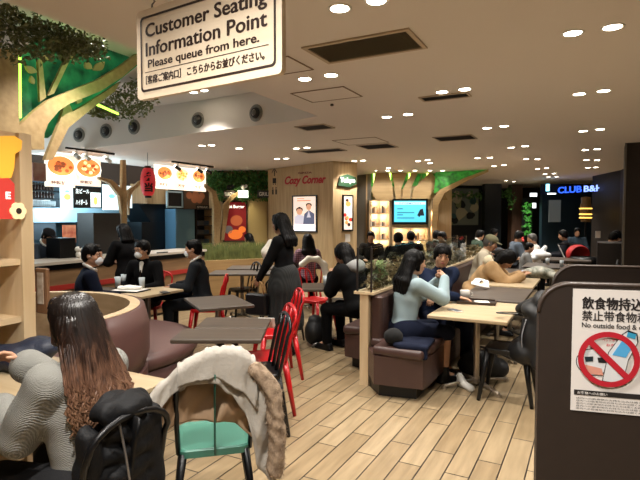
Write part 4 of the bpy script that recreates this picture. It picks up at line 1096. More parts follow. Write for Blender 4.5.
def make_table(name, label, loc, rz, w, d, topm, group=None, h=.72, base='cross', legm=None):
    t = thing(name, label, 'table', loc, rz, group)
    MB().box((0, 0, h-.015), (w, d, .03), bev=.008).obj('table_top', topm, t)
    lm = legm or M_steel
    MB().cyl((0, 0, .05), (0, 0, h-.03), .028, n=16).obj('leg', lm, t)
    m = MB(); m.cyl((0, 0, .03), (0, 0, .08), .045, n=16)
    for k in range(4):
        a = k*pi/2+pi/4; r = min(w, d)*.42*1.2; c = V((math.cos(a), math.sin(a), 0))
        m.tube([c*.03+V((0, 0, .055)), c*r+V((0, 0, .035))], [.024, .016], 8, flat=.7); m.cyl((c.x*r, c.y*r, 0), (c.x*r, c.y*r, .03), .02, n=10)
    m.obj('base', lm, t)
    m = MB(); m.box((0, 0, h-.035), (w*.6, .05, .012)); m.box((0, 0, h-.035), (.05, d*.6, .012)); m.obj('bracket', M_black, t)
    return t
# near dark tables, rotated with the aisle
def from_corners(c):
    q = [P(x, y, .72) for x, y in c]; ctr = sum(q, V((0, 0, 0)))/4
    rz = math.atan2(q[1].y-q[0].y, q[1].x-q[0].x); w = ((q[1]-q[0]).length+(q[2]-q[3]).length)/2; d = ((q[3]-q[0]).length+(q[2]-q[1]).length)/2
    return (ctr.x, ctr.y, 0), rz, w, d
l, rz, w, d = from_corners([(172, 341), (262, 340), (266, 329.5), (187, 330)])
rzA = math.radians(28.1)
cA = P(222, 338, .72)
make_table('cafe_table', 'dark walnut cafe table nearest the red chairs', (-2.40, 2.94, 0), rzA, .64, .36, M_tabdark, legm=M_black)
make_table('cafe_table', 'dark walnut cafe table pushed against the back of the nearest one', (-2.56, 3.32, 0), rzA, .56, .42, M_tabdark, legm=M_black)
make_table('cafe_table', 'dark walnut cafe table beside the standing woman', (-3.36, 4.08, 0), math.radians(54), .54, .74, M_tabdark, legm=M_steel)
make_table('cafe_table', 'pale oak table with phone before masked men', (-4.56, 4.28, 0), 0, .56, .72, M_tablight, legm=M_steel)
tb_m = make_table('cafe_table', 'dark table carrying a white tray between masked men', (-4.95, 3.97, 0), .1, .62, .66, M_tabdark, legm=M_black)
# booth tables
make_table('booth_table', 'pale oak booth table in front of the blue sweater woman', (-.93, 4.86, 0), 0, .67, .98, M_tablight, legm=mat('nickel', '#b5a99a', .3, .8))
make_table('booth_table', 'dark booth table behind the nearest pale booth table', (-.93, 6.0, 0), 0, .66, 1.08, M_tabdark)
make_table('booth_table', 'pale booth table at which the beige jacket diner leans', (-.95, 7.2, 0), 0, .66, 1.05, M_tablight)
make_table('booth_table', 'dark booth table beyond the second pale table', (-.95, 8.5, 0), 0, .66, 1.0, M_tabdark)
make_table('booth_table', 'distant dark table by the grey vest child', (-.62, 9.9, 0), 0, .9, .9, M_tabdark)
make_table('booth_table', 'farthest dark table near the black puffer diner', (-.45, 11.6, 0), 0, .9, .8, M_tabdark)
# left mid-distance tables
for i, (x, y, lab) in enumerate([(242, 272, 'dark table in front of the grass planter'), (257, 267, 'second dark table further along the grass planter'), (330, 286, 'small dark table before the hooded diner'), (297, 266, 'table by the plaid shirt diner')]):
    p = P(x, y, .72); make_table('cafe_table', lab, (p.x, p.y, 0), .5, .95 if i < 2 else .7, .6, M_tabdark, legm=M_steel)
# foreground pale tables
make_table('cafe_table', 'pale oak table at which the long-haired woman eats', (-2.52, 1.61, 0), 0, 1.14, .74, M_tablight, legm=M_black)
# ------------------------------------------------------------------ chairs
def face_yaw(dx, dy): return math.atan2(-dx, dy)
red = make_chair('metal_chair', 'red metal cafe chair nearest the camera, beside dark tables', M_red, loc=P(262, 356, .45)-V((0, 0, .45)), rz=math.radians(138))
dup(red, P(276, 331, .45)-V((0, 0, .45)), math.radians(136), 'second red metal chair, behind the front red one')
bc = make_chair('metal_chair', 'black metal chair between the white coat and front red chair', M_black, loc=(-2.19, 3.06, 0), rz=math.radians(136), slats=2)
p = P(202, 300, .45)
dup(red, (-4.24, 4.94, 0), face_yaw(-.85, -.5), 'red metal chair under the right masked man in grey suit')
dup(red, (-5.02, 4.76, 0), face_yaw(.25, -.97), 'red metal chair below the middle masked man')
dup(bc, (-.62, 4.67, 0), math.radians(90), 'black metal chair tucked at the pale booth table, holding a bag')
for x, y, r, lab in ((-4.85, 6.5, 150, 'black metal chair at left of the dark table by the planter'), (-4.25, 6.9, 220, 'black metal chair behind the dark table by the planter'), (-4.7, 7.6, 200, 'black metal chair farthest along the grass planter'), (-3.95, 6.2, 60, 'black metal chair right of the dark table by the planter'),
                     (-3.35, 5.35, 20, 'black metal chair just behind the standing woman'), (-2.98, 6.2, 100, 'black metal chair at the small dark table before hooded diner'),
                     (-.25, 6.0, 90, 'black metal chair at the dark booth table'), (-.25, 7.2, 90, 'black metal chair at the second pale booth table'), (-.2, 8.6, 90, 'black metal chair at the far dark booth table'), (0.15, 9.9, 90, 'black metal chair right of the child in grey vest')):
    dup(bc, (x, y, 0), math.radians(r), lab)
dup(red, (-4.23, 7.52, 0), math.radians(40), 'red metal chair behind the plaid shirt diner, with a coat on it')
dup(red, (-3.35, 6.15, 0), math.radians(-100), 'red metal chair seen under the small dark table')
# green-seated chair with the white coat, and chair behind the long-haired woman
M_teal = mat('teal_green_metal', '#1f5a4a', .35, .2); M_mint = mat('mint_seat', '#3f7565', .4)
HC = P(176, 476, .45)+V((.02, .24, -.45)); CCR = math.radians(222); CC = HC-Matrix.Rotation(CCR, 3, 'Z') @ V((0, -.24, 0))
gc = make_chair('metal_chair', 'black-framed chair with green seat and splat under white coat', M_black, M_mint, M_teal, loc=CC+Matrix.Rotation(CCR, 3, 'Z') @ V((0, -.48, 0)), rz=CCR+pi, slats=1)
GC = V((-1.72, 1.31, 0)); GCR = math.radians(88)
make_chair('metal_chair', 'black metal chair holding black puffer coat behind long-haired woman', M_black, loc=GC, rz=GCR, slats=1)
# ------------------------------------------------------------------ booth partition with glass and planting
X0, X1 = -1.90, -1.82; Ys, Ye = 4.36, 10.6; TP = .86
t = thing('booth_partition', 'oak-topped booth partition with end post', 'partition', (X0, Ys, 0))
MB().box((.04, .035, TP/2), (.085, .07, TP)).obj('end_post', M_woodlt, t)
MB().box((.04, (Ye-Ys)/2+.07, TP/2-.02), (.06, Ye-Ys, TP-.04)).obj('core_panel', M_leather, t)
MB().box((.04, (Ye-Ys)/2, TP+.012), (.20, Ye-Ys+.02, .024)).obj('top_ledge', M_woody, t)
t = thing('glass_screen', 'clear glass screen standing on the booth partition', 'glass screen', (X0+.04, Ys, TP+.024))
gm_ = mat('clear_glass', '#e8f0ec', .02, trans=1); gm_.node_tree.nodes['Principled BSDF'].inputs['IOR'].default_value = 1.1
MB().box((-.07, 2.0, .2), (.008, 4.0, .4)).obj('pane', gm_, t); MB().box((.07, 2.0, .2), (.008, 4.0, .4)).obj('pane', gm_, t)
MB().box((-.07, .005, .2), (.014, .014, .42)).box((.07, .005, .2), (.014, .014, .42)).obj('edge_strip', M_dark, t)
mb = MB(); rs = random.Random(4)
for k in range(560):
    y = Ys+.1+rs.random()**1.3*5.6; h = rs.random()**1.5*.24*(1 if y < Ys+2.2 else .7); leaves(mb, (X0+.04+rs.uniform(-.04, .04), y, TP+.04+h), (.03, .05, .03), 4, .05, rs)
tag(mb.obj('partition_planting', mat('booth_leaf', '#5c5a3c', .6, c2='#94805a', scale=7)), 'mixed dried green planting between the glass on the partition', 'plants', kind='stuff')
mb = MB(); leaves(mb, (X0+.04, Ys+.35, TP+.2), (.05, .1, .09), 260, .05, rs)
tag(mb.obj('green_shrub', mat('pale_leaf', '#a3b47a', .6)), 'pale round green shrub at the near end of the glass screen', 'plant')
def bench(name, label, sgn, xw, y0, y1, x_in):
    # xw = wall side x, seat extends sgn*.6
    t = thing(name, label, 'bench', (xw, y0, 0)); L = y1-y0
    def o(pts, z0, z1, m, nm): MB().prism([(sgn*a, b, z0) for a, b in pts], (0, 0, 1), z1-z0).obj(nm, m, t)
    o([(.02, .0), (.18, -.18), (.50, -.12), (.50, L), (.02, L)], .0, .12, M_black, 'plinth')
    o([(.0, .0), (.16, -.26), (.58, -.2), (.6, -.02), (.6, L), (.0, L)], .12, .37, M_leather, 'base')
    m = MB(); n = max(1, int(L/1.1)); 
    s = SD(.03); s.box((sgn*.31, L/2+.0, .41), (.6, L, .09), rd=.03); s.box((sgn*.36, -.12, .41), (.46, .26, .09), rd=.03)
    v, q = s.mesh(.02); sdobj('seat_cushion', [(v, q, 0)], M_leather, t)
    m.box((sgn*.06, L/2+.02, .64), (.12, L-.02, .42), bev=.03); m.obj('backrest', M_leather, t)
    return t
bench('booth_bench', 'brown leatherette booth bench on the right of the partition', 1, X1+.005, 4.36, 10.4, 0)
lb = bench('booth_bench', 'brown leatherette bench on the left of the partition by the hooded diner', -1, X0-.005, 5.0, 9.8, 0); lb.scale = (.62, 1, 1)
# ------------------------------------------------------------------ round banquette, cup-shaped with oak lining
cx, cy = -3.80, 2.2
t = thing('round_banquette', 'curved mauve brown banquette with oak lined tub back', 'banquette', (cx, cy, 0))
R_out, R_in = .99, .86
a0, a1, n = math.radians(4), math.radians(160), 56
def arcprism(m, ri, ro, z0, z1, mi=0, aa=a0, ab=a1, bulge=0):
    prof = [(ri, z0), (ro-bulge, z0), (ro, z0+(z1-z0)*.25), (ro, z0+(z1-z0)*.7), (ro-bulge, z1), (ri, z1)] if bulge else [(ri, z0), (ro, z0), (ro, z1), (ri, z1)]
    K = len(prof); vs = []
    for k in range(n+1):
        a = aa+(ab-aa)*k/n
        for r, z in prof: vs.append((r*math.cos(a), r*math.sin(a), z))
    fs = [(k*K+i, (k+1)*K+i, (k+1)*K+(i+1) % K, k*K+(i+1) % K) for k in range(n) for i in range(K)]
    fs += [tuple(range(K-1, -1, -1)), tuple(range(n*K, n*K+K))]
    m.add(vs, fs, mi, False); return m
arcprism(MB(), R_in, R_in+.03, .02, .875).obj('oak_lining', M_woodx, t)
arcprism(MB(), R_in, R_in+.075, .875, .90).obj('oak_rim', M_woodx, t)
o = arcprism(MB(), R_in+.03, R_out+.015, .42, .895, bulge=.035).obj('backrest', M_leather2, t)
o.data.polygons.foreach_set('use_smooth', [True]*len(o.data.polygons))
MB().lathe([(0, .46), (.9, .46), (.97, .45), (1.0, .42), (1.0, .36), (.96, .32), (0, .32)], c=(-.30, .9, 0), n=64).obj('seat_cushion', M_leather2, t)
MB().lathe([(0, .32), (.97, .32), (.9, .08), (0, .08)], c=(-.30, .9, 0), n=64).obj('base', M_leather2, t)
MB().lathe([(0, .08), (.82, .08), (.82, 0), (0, 0)], c=(-.30, .9, 0), n=64).obj('plinth', M_black, t)
arcprism(MB(), R_in+.03, R_out, .0, .42).obj('lower_wall', M_leather2, t)
# ------------------------------------------------------------------ people
SKIN = mat('skin', '#b88a6c', .5, var=.05, scale=30); M_eyew = mat('eye_white', '#e8e4de', .3); M_iris = mat('iris_dark', '#1a110d', .2)
M_lip = mat('lip', '#a8605a', .5); M_brow = mat('brow_dark', '#1c1512', .8); M_nail = mat('nail', '#d8a898', .3)
H_black = mat('black_hair', '#080606', .5, spec=.15, bump=.5, bscale=90, stretch=(1, 1, .12)); H_brown = mat('dark_brown_hair', '#241812', .4, bump=.5, bscale=90, stretch=(1, 1, .12))
H_grey = mat('grey_hair', '#4a4642', .5, bump=.4, bscale=80)
def R3(rx=0, ry=0, rz=0): return Matrix.Rotation(rz, 3, 'Z') @ Matrix.Rotation(rx, 3, 'X') @ Matrix.Rotation(ry, 3, 'Y')
def ik(S, T, l1, l2, pole):
    d = T-S; L = d.length; mx = (l1+l2)*.998
    if L > mx: T = S+d*(mx/L); d = T-S; L = mx
    u = d.normalized(); a = (l1*l1-l2*l2+L*L)/(2*L); h = math.sqrt(max(0, l1*l1-a*a))
    p = V(pole); p = p-u*p.dot(u); p = p.normalized() if p.length > 1e-6 else u.orthogonal()
    return S+u*a+p*h, T
def hand(w, d, n, side, curl, h, s=1.0, spread=1.0):
    """w wrist, d finger direction, n palm normal, side +1 right hand / -1 left hand"""
    d = V(d).normalized(); n = V(n); n = (n-d*n.dot(d)).normalized(); l = d.cross(n)*side   # l points to the thumb side
    sd = SD(.012*s); q = lambda a, b, c: w+d*(a*s)+l*(b*s)+n*(c*s)
    sd.cap(q(-.035, 0, 0), q(.01, 0, 0), .025*s, .024*s)
    for b in (-.026, -.008, .010, .027): sd.cap(q(.012, b*.6, 0), q(.078, b, 0), .0145*s, .0115*s)
    sd.ell(q(.03, .022, .008), (.03*s, .02*s, .016*s))
    for b, L in ((.029, .070), (.0095, .079), (-.010, .073), (-.028, .057)):
        p = q(.078, b, 0); ang = curl*.5
        for k, (f, r0, r1) in enumerate(((.44, .0098, .009), (.31, .009, .0082), (.25, .0082, .0072))):
            dd = d*math.cos(ang)+n*math.sin(ang)+l*(b*1.6*spread*(1-curl*.4))
            e = p+dd.normalized()*(L*f*s); sd.cap(p, e, r0*s, r1*s, k=.004); p = e; ang += curl*.75
    p = q(.012, .03, .006); e = q(.042, .054, .012+.012*curl); sd.cap(p, e, .0135*s, .011*s)
    e2 = e+(d*.8+l*(.35-.5*curl)+n*(.15+.45*curl)).normalized()*(.034*s); sd.cap(e, e2, .0105*s, .009*s, k=.005)
    return sd.mesh(h)
def figure(name, label, loc, yaw, dist, pose='sit', lean=.1, s=1.0, side_lean=0, twist=0, head=(0, 0, 0), wrists=None, poles=None, hands=None,
           top=None, bottom=None, hair=None, hairm=None, extras=(), sex='m', group=None, legs=None, shoes=None, glum=1.0, coat=0.0, sleeve=.97, facedet=True, headfwd=0.0, skirt=None, cat='person'):
    root = thing(name, label, cat, loc, yaw, group); root.scale = (s, s, s)
    rb = max(.011, min(.026, dist*.0024)); rh = max(.0052, min(.014, dist*.0013))
    wid = 1.0 if sex == 'm' else .9
    pel = V((0, 0, .545)) if pose == 'sit' else V((0, 0, .93))
    T = R3(-lean, side_lean, 0); Tw = T @ R3(0, 0, twist)
    up = T @ V((0, 0, 1)); 
    waist = pel+up*.16; chest = pel+up*.33; neck = pel+up*.50+T @ V((0, 0.0, 0)); 
    sh = {k: pel+up*.455+(Tw @ V((k*.175*wid, 0, 0))) for k in (1, -1)}
    hips = {k: pel+V((k*.09, 0, -.01)) for k in (1, -1)}
    if legs is None:
        if pose == 'sit': legs = {k: (V((k*.12, .42, .50)), V((k*.13, .40, .09))) for k in (1, -1)}
        else: legs = {k: (V((k*.085, .02, .50)), V((k*.08, -.01, .09))) for k in (1, -1)}
    if wrists is None: wrists = {1: (.14, .36, .74), -1: (-.14, .36, .74)} if pose == 'sit' else {1: (.24, .05, .78), -1: (-.24, .05, .78)}
    poles = poles or {1: (.7, -.5, -.8), -1: (-.7, -.5, -.8)}
    arm = {}
    for k in (1, -1):
        e, w = ik(sh[k], V(wrists[k]), .275, .245, V(poles[k])); arm[k] = (e, w)
    # head frame
    HR = R3(-head[0], head[1], head[2]); hc = neck+up*.055+(HR @ V((0, .025+headfwd, .115)))
    def hp(x, y, z): return hc+HR @ V((x, y, z))
    mats = [SKIN, M_eyew, M_iris, M_lip, M_brow]; pieces = []
    # body (continuous) --------------------------------------------------
    b = SD(.05)
    b.ell(pel, (.145*wid, .10, .11), T); b.ell(waist, (.12*wid, .088, .13), T); b.ell(chest, (.145*wid, .10, .17), Tw)
    b.cap(sh[1]*.92+sh[-1]*.08, sh[-1]*.92+sh[1]*.08, .05, .05)
    b.cap(neck-up*.06, hp(0, -.02, -.045), .055, .05, k=.04)
    for k in (1, -1):
        e, w = arm[k]; b.cap(sh[k], e, .046, .036, k=.03); b.cap(e, w, .036, .025, k=.02)
        kn, an = legs[k]; b.cap(hips[k], kn, .074, .052, k=.04); b.cap(kn, an, .052, .036, k=.03)
        b.cap(an, an+V((0, .14, -.05)), .036, .028, k=.03)
    v, q = b.mesh(rb); pieces.append((v, q, 0))
    # head ----------------------------------------------------------------
    f = SD(.02)
    f.ell(hp(0, -.012, .028), (.075, .094, .084), HR); f.ell(hp(0, .022, -.03), (.062, .066, .080), HR); f.ell(hp(0, .045, -.075), (.038, .036, .032), HR)
    f.cap(hp(-.045, .0, -.055), hp(-.015, .055, -.092), .022, .018); f.cap(hp(.045, .0, -.055), hp(.015, .055, -.092), .022, .018)
    f.cap(hp(0, -.03, -.03), neck-up*.02, .052, .054, k=.03)
    if facedet:
        f.cap(hp(0, .083, .012), hp(0, .102, -.026), .009, .012, k=.012); f.ell(hp(.012, .094, -.03), (.009, .009, .007), HR, k=.008); f.ell(hp(-.012, .094, -.03), (.009, .009, .007), HR, k=.008)
        f.cap(hp(-.04, .075, .026), hp(.04, .075, .026), .010, .010, k=.02)
        for k in (1, -1):
            f.ell(hp(k*.031, .092, .006), (.017, .012, .011), HR, k=.014, sub=True); f.ell(hp(k*.031, .074, .005), (.017, .012, .011), HR, k=.006)
            f.ell(hp(k*.045, .052, -.028), (.022, .022, .022), HR, k=.02)
        f.ell(hp(0, .083, -.058), (.026, .014, .014), HR, k=.012)
    for k in (1, -1):
        f.ell(hp(k*.075, -.008, -.006), (.010, .020, .030), HR, k=.008); f.ell(hp(k*.083, .0, -.004), (.004, .010, .016), HR, k=.004, sub=True)
    v, q = f.mesh(rh); pieces.append((v, q, 0))
    if facedet and dist < 9:
        m = MB()
        for k in (1, -1):
            m.ell(hp(k*.031, .0795, .005), (.0125, .0085, .0052), 8, 0, HR)
            m2 = MB()
        pv = mbpiece(m, 1); pieces.append(pv)
        m = MB()
        for k in (1, -1): m.ell(hp(k*.031, .0862, .005), (.0055, .003, .0055), 6, 0, HR)
        pieces.append(mbpiece(m, 2))
        m = MB()
        m.ell(hp(0, .0955, -.055), (.021, .005, .0045), 8, 0, HR); m.ell(hp(0, .094, -.063), (.017, .006, .0055), 8, 0, HR); pieces.append(mbpiece(m, 3))
        m = MB()
        for k in (1, -1):
            m.tube([hp(k*.015, .0865, .025), hp(k*.032, .0855, .031), hp(k*.049, .073, .026)], [.0035, .004, .002], 6)
            m.tube([hp(k*.018, .0885, .009), hp(k*.031, .0895, .0125), hp(k*.044, .0815, .009)], [.0018, .002, .0015], 5)
        pieces.append(mbpiece(m, 4))
    # hands ----------------------------------------------------------------
    hands = hands or {}
    hr = max(.0042, min(.009, dist*.001))
    for k in (1, -1):
        e, w = arm[k]; d0 = (w-e).normalized(); spec = hands.get(k, (None, (0, 0, -1) if pose == 'sit' else (-k, 0, 0), .35))
        d = V(spec[0]) if spec[0] is not None else d0
        n = V(spec[1])
        if abs(d.normalized().dot(n.normalized())) > .95: n = d.orthogonal()
        v, q = hand(w, d, n, k, spec[2], hr, .98 if sex == 'm' else .9); pieces.append((v, q, 0))
    sdobj('body', pieces, mats, root)
    # clothing ---------------------------------------------------------------
    if top:
        m = top['m']; th = top.get('th', .016)+coat; hem = top.get('hem', .02)
        g = SD(.05)
        g.ell(pel+up*hem, (.155*wid+th, .11+th, .12), T); g.ell(waist, (.128*wid+th, .098+th, .14), T); g.ell(chest, (.150*wid+th, .108+th, .175), Tw)
        g.cap(sh[1]*.93+sh[-1]*.07-up*.01, sh[-1]*.93+sh[1]*.07-up*.01, .052+th*.7, k=.05)
        g.cap(neck-up*.05, neck+up*.01, .066+th*.5, .058+th*.4, k=.03)
        if top.get('long'):
            L = top['long']
            if pose == 'sit': g.cap(pel, pel+V((0, .12, -.03)), .15, .14, k=.06)
            else: g.cap(pel, pel-V((0, 0, L)), .145*wid+th, .17*wid+th, k=.06)
        for k in (1, -1):
            e, w = arm[k]; w2 = e+(w-e)*(sleeve*1.0); ws = top.get('cuff', .0)
            g.cap(sh[k], e, .052+th, .044+th*.9, k=.035); g.cap(e, w2, .044+th*.9, .031+th*.7+ws, k=.02)
        if top.get('puff'):
            for j in range(1, 6): g.ell(pel+up*(.06+j*.075), (.17*wid+th, .125+th, .045), T, k=.02)
        fold = folds(top.get('fold', .008), 16, hash(name+label) % 1000 if False else int(abs(loc[0]*37+loc[1]*91)) % 997)
        v, q = g.mesh(max(.008, rb*.85), fold); o = sdobj(top.get('name', 'jacket'), [(v, q, 0)], m, root)
        if top.get('label'): o['label'] = top['label']
        if top.get('collar'):
            c = SD(.015)
            for k in range(10):
                a0_, a1_ = 2*pi*k/10, 2*pi*(k+1)/10
                p_ = lambda a: neck+up*(.025-.02*math.cos(a)*-1*0)+T @ V((.066*math.cos(a), .006+.064*math.sin(a), .012-.03*math.sin(a)))
                c.cap(p_(a0_), p_(a1_), .014)
            v, q = c.mesh(max(.006, rb*.6)); sdobj('collar', [(v, q, 0)], top['collar'], root)
        if top.get('hood'):
            c = SD(.04); bk = T @ V((0, -1, 0))
            c.ell(neck+bk*.11-up*.02, (.13, .075, .085), T); c.cap(neck+T @ V((.09, -.05, .0)), neck+T @ V((.07, .05, -.03)), .035); c.cap(neck+T @ V((-.09, -.05, .0)), neck+T @ V((-.07, .05, -.03)), .035)
            c.ell(neck+bk*.07+up*.05, (.07, .05, .06), T, k=.03, sub=True)
            v, q = c.mesh(max(.008, rb*.7), folds(.006, 20, 5)); sdobj('hood', [(v, q, 0)], top['hood'], root)
        if top.get('shirt'):
            c = SD(.01); fw = Tw @ V((0, 1, 0))
            c.cap(neck+fw*.07-up*.0, chest+fw*(.105+th)+up*.02, .03, .012); v, q = c.mesh(.01); sdobj('shirt', [(v, q, 0)], top['shirt'], root)
            c = SD(.005); c.cap(neck+fw*.088-up*.02, chest+fw*(.118+th)-up*.02, .012, .017); v, q = c.mesh(.008); sdobj('tie', [(v, q, 0)], M_iris, root)
    if bottom and not skirt:
        g = SD(.04); g.ell(pel+V((0, 0, -.0)), (.158*wid, .12, .115), T if pose != 'sit' else None)
        for k in (1, -1):
            kn, an = legs[k]; g.cap(hips[k], kn, .094, .070, k=.04); g.cap(kn, an+V((0, 0, .02)), .068, .056, k=.03)
        v, q = g.mesh(max(.010, rb), folds(.006, 18, 3)); sdobj('trousers', [(v, q, 0)], bottom, root)
    if skirt:
        g = SD(.06)
        if pose == 'sit':
            g.ell(pel, (.17, .13, .12))
            for k in (1, -1): g.cap(hips[k], legs[k][0], .10, .085, k=.1)
        else:
            L = skirt.get('len', .6); g.cap(pel+V((0, 0, .04)), pel-V((0, 0, .1)), .175, .19); g.cap(pel-V((0, 0, .1)), pel-V((0, .02, L)), .19, .21)
            g.box(pel-V((0, 0, L+.22)), (.6, .6, .25), rd=.01, k=.01, sub=True)
        def pl(X, Y, Z): return .007*np.sin(18*np.arctan2(Y+.001, X+.001))*np.clip((pel.z-Z)*3, 0, 1) if pose != 'sit' else 0*X
        v, q = g.mesh(max(.008, rb*.8), pl if pose != 'sit' else folds(.008, 14, 2)); sdobj('skirt', [(v, q, 0)], skirt['m'], root)
    for k in (1, -1):
        an = legs[k][1]; g = SD(.02); g.cap(an+V((0, -.03, -.035)), an+V((0, .13, -.05)), .046, .038); g.box(an+V((0, .05, -.075)), (.085, .26, .03), rd=.012)
        g.cap(an, an+V((0, 0, .05)), .048, .045)
        v, q = g.mesh(max(.009, rb*.8)); sdobj('shoe', [(v, q, 0)], shoes or M_black, root)
    # hair ------------------------------------------------------------------------
    if hair:
        hm = hairm or H_black; g = SD(.025); Lh = hair.get('len', 0); vol = hair.get('vol', .0)
        g.ell(hp(0, -.018, .036), (.084+vol, .101+vol, .088+vol), HR, k=.02)
        g.ell(hp(0, -.045, -.02), (.078+vol, .068+vol, .075), HR, k=.03)
        # carve the face
        fz = hair.get('face', 0.0)
        g.ell(hp(0, .112, -.045+fz), (.062, .075, .098), HR, k=.015, sub=True)
        if hair.get('bangs', .6) > 0:
            bl_ = hair.get('bangs', .6)
            for j in range(-4, 5):
                x = j*.0135; g.cap(hp(x*.8, .045, .10), hp(x*1.05, .086-abs(x)*.5, .10-.062*bl_-abs(j)*.002), .014, .008, k=.008)
        if not hair.get('ears', False):
            for k in (1, -1): g.cap(hp(k*.07, .01, .03), hp(k*.076, .012, -.03 if Lh < .05 else -.07), .020, .015, k=.02)
        if Lh > 0:
            back = V((0, -1, 0)); n_ = 7
            for j in range(n_):
                a = (j/(n_-1)-.5)*2.5; st = hp(.068*math.sin(a), -.03-.055*math.cos(a), .0)
                dn = st+V((.03*math.sin(a), -.015-.02*math.cos(a)-lean*.0, -.10)); 
                # hang along the back
                bp = neck+T @ V((.10*math.sin(a), -.085-.03*math.cos(a), -.03)); 
                end = bp+(T @ V((0, -.02, 0)))+V((0, 0, -max(0, Lh-.16)))
                if Lh <= .16: g.cap(st, dn*.5+bp*.5, .034, .024, k=.03)
                else: g.cap(st, bp, .036, .036, k=.03); g.cap(bp, end, .036, .022, k=.03)
            if hair.get('front'):
                for k in (1, -1): g.cap(hp(k*.074, .02, .0), hp(k*.07, .03, -.14), .022, .02, k=.02); g.cap(hp(k*.07, .03, -.14), neck+T @ V((k*.10, .10, -.16)), .022, .014, k=.02)
        hcx = hc
        def rid(X, Y, Z):
            return .0022*np.sin(46*np.arctan2(Y-hcx.y, X-hcx.x)+6*np.sin(Z*14))+.0025*np.sin(150*(X-hcx.x)+20*Z)*np.sin(130*(Y-hcx.y)-15*Z)
        v, q = g.mesh(rh*1.05, rid); sdobj('hair', [(v, q, 0)], hm, root)
    fr = dict(root=root, hp=hp, HR=HR, neck=neck, up=up, T=T, Tw=Tw, pel=pel, chest=chest, sh=sh, arm=arm, legs=legs, rb=rb, rh=rh, hc=hc)
    for ex in extras: ex(fr)
    return fr
def ex_mask(fr):
    hp, HR = fr['hp'], fr['HR']; g = SD(.012)
    g.ell(hp(0, .052, -.055), (.058, .060, .052), HR); g.cap(hp(0, .095, -.02), hp(0, .10, -.05), .014, .018)
    g.ell(hp(0, .02, -.055), (.075, .055, .09), HR, k=.004, sub=True)
    v, q = g.mesh(.006); o = sdobj('face_mask', [(v, q, 0)], mat('mask_white', '#dfe3e8', .8), fr['root']); o['label'] = 'white face mask'
    m = MB()
    for k in (1, -1): m.tube([hp(k*.052, .058, -.04), hp(k*.076, .02, -.015), hp(k*.082, -.02, .0)], .0018, 5)
    m.obj('mask_strap', mat('mask_white', '#dfe3e8', .8), o)
def ex_glasses(fr):
    hp = fr['hp']; m = MB()
    for k in (1, -1):
        m.tube([hp(k*.033+.022*math.cos(a), .098, .006+.017*math.sin(a)) for a in [2*pi*j/14 for j in range(14)]], .002, 6, closed=True)
        m.tube([hp(k*.054, .096, .01), hp(k*.08, .0, .01)], .002, 6)
    m.tube([hp(-.012, .1, .01), hp(.012, .1, .01)], .002, 6); m.obj('glasses', M_black, fr['root'])
def ex_cap(mm, brim=True):
    def f(fr):
        hp, HR = fr['hp'], fr['HR']; g = SD(.015); g.ell(hp(0, -.012, .06), (.092, .108, .075), HR)
        g.box(hp(0, 0, -.02), (.3, .3, .09), HR, .01, k=.01, sub=True)
        if brim: g.ell(hp(0, .11, .045), (.07, .06, .012), HR)
        v, q = g.mesh(.009); sdobj('cap', [(v, q, 0)], mm, fr['root'])
    return f
def ex_blob(name, mm, prims, h=.012, k=.03, amp=.006, lab=None):
    def f(fr):
        g = SD(k)
        for p in prims:
            if p[0] == 'c': g.cap(V(p[1]), V(p[2]), p[3], p[4])
            elif p[0] == 'b': g.box(V(p[1]), p[2], None, p[3])
            else: g.ell(V(p[1]), p[2])
        v, q = g.mesh(h, folds(amp, 18, 4)); o = sdobj(name, [(v, q, 0)], mm, fr['root'])
        if lab: o['label'] = lab
    return f
CL = lambda n, c, **k: mat(n, c, k.pop('rough', .9), spec=.15, bump=k.pop('bump', .25), bscale=k.pop('bscale', 150), **k)
def strand_mat():
    m = mat('ombre_hair', '#2a1a12', .38); nt = m.node_tree; L = nt.links; b = nt.nodes['Principled BSDF']
    tc = nt.nodes.new('ShaderNodeTexCoord'); sp = nt.nodes.new('ShaderNodeSeparateXYZ'); L.new(tc.outputs['Object'], sp.inputs[0])
    n = nt.nodes.new('ShaderNodeTexNoise'); n.inputs['Scale'].default_value = 1; mp = nt.nodes.new('ShaderNodeMapping'); mp.inputs['Scale'].default_value = (60, 60, 5)
    L.new(tc.outputs['Object'], mp.inputs[0]); L.new(mp.outputs[0], n.inputs['Vector'])
    a = nt.nodes.new('ShaderNodeMath'); a.operation = 'MULTIPLY_ADD'; a.inputs[1].default_value = .35; L.new(n.outputs['Fac'], a.inputs[0]); L.new(sp.outputs['Z'], a.inputs[2])
    r = nt.nodes.new('ShaderNodeValToRGB'); mr = nt.nodes.new('ShaderNodeMapRange'); mr.inputs[1].default_value = .85; mr.inputs[2].default_value = 1.45
    L.new(a.outputs[0], mr.inputs[0]); L.new(mr.outputs[0], r.inputs['Fac'])
    e = r.color_ramp.elements; e[0].position = .0; e[0].color = lin('#5a4034'); e[1].position = .95; e[1].color = lin('#17100d')
    x = e.new(.3); x.color = lin('#8d6a52'); x = e.new(.52); x.color = lin('#6a4b3a'); x = e.new(.75); x.color = lin('#2c1b14')
    L.new(r.outputs[0], b.inputs['Base Color']); return m
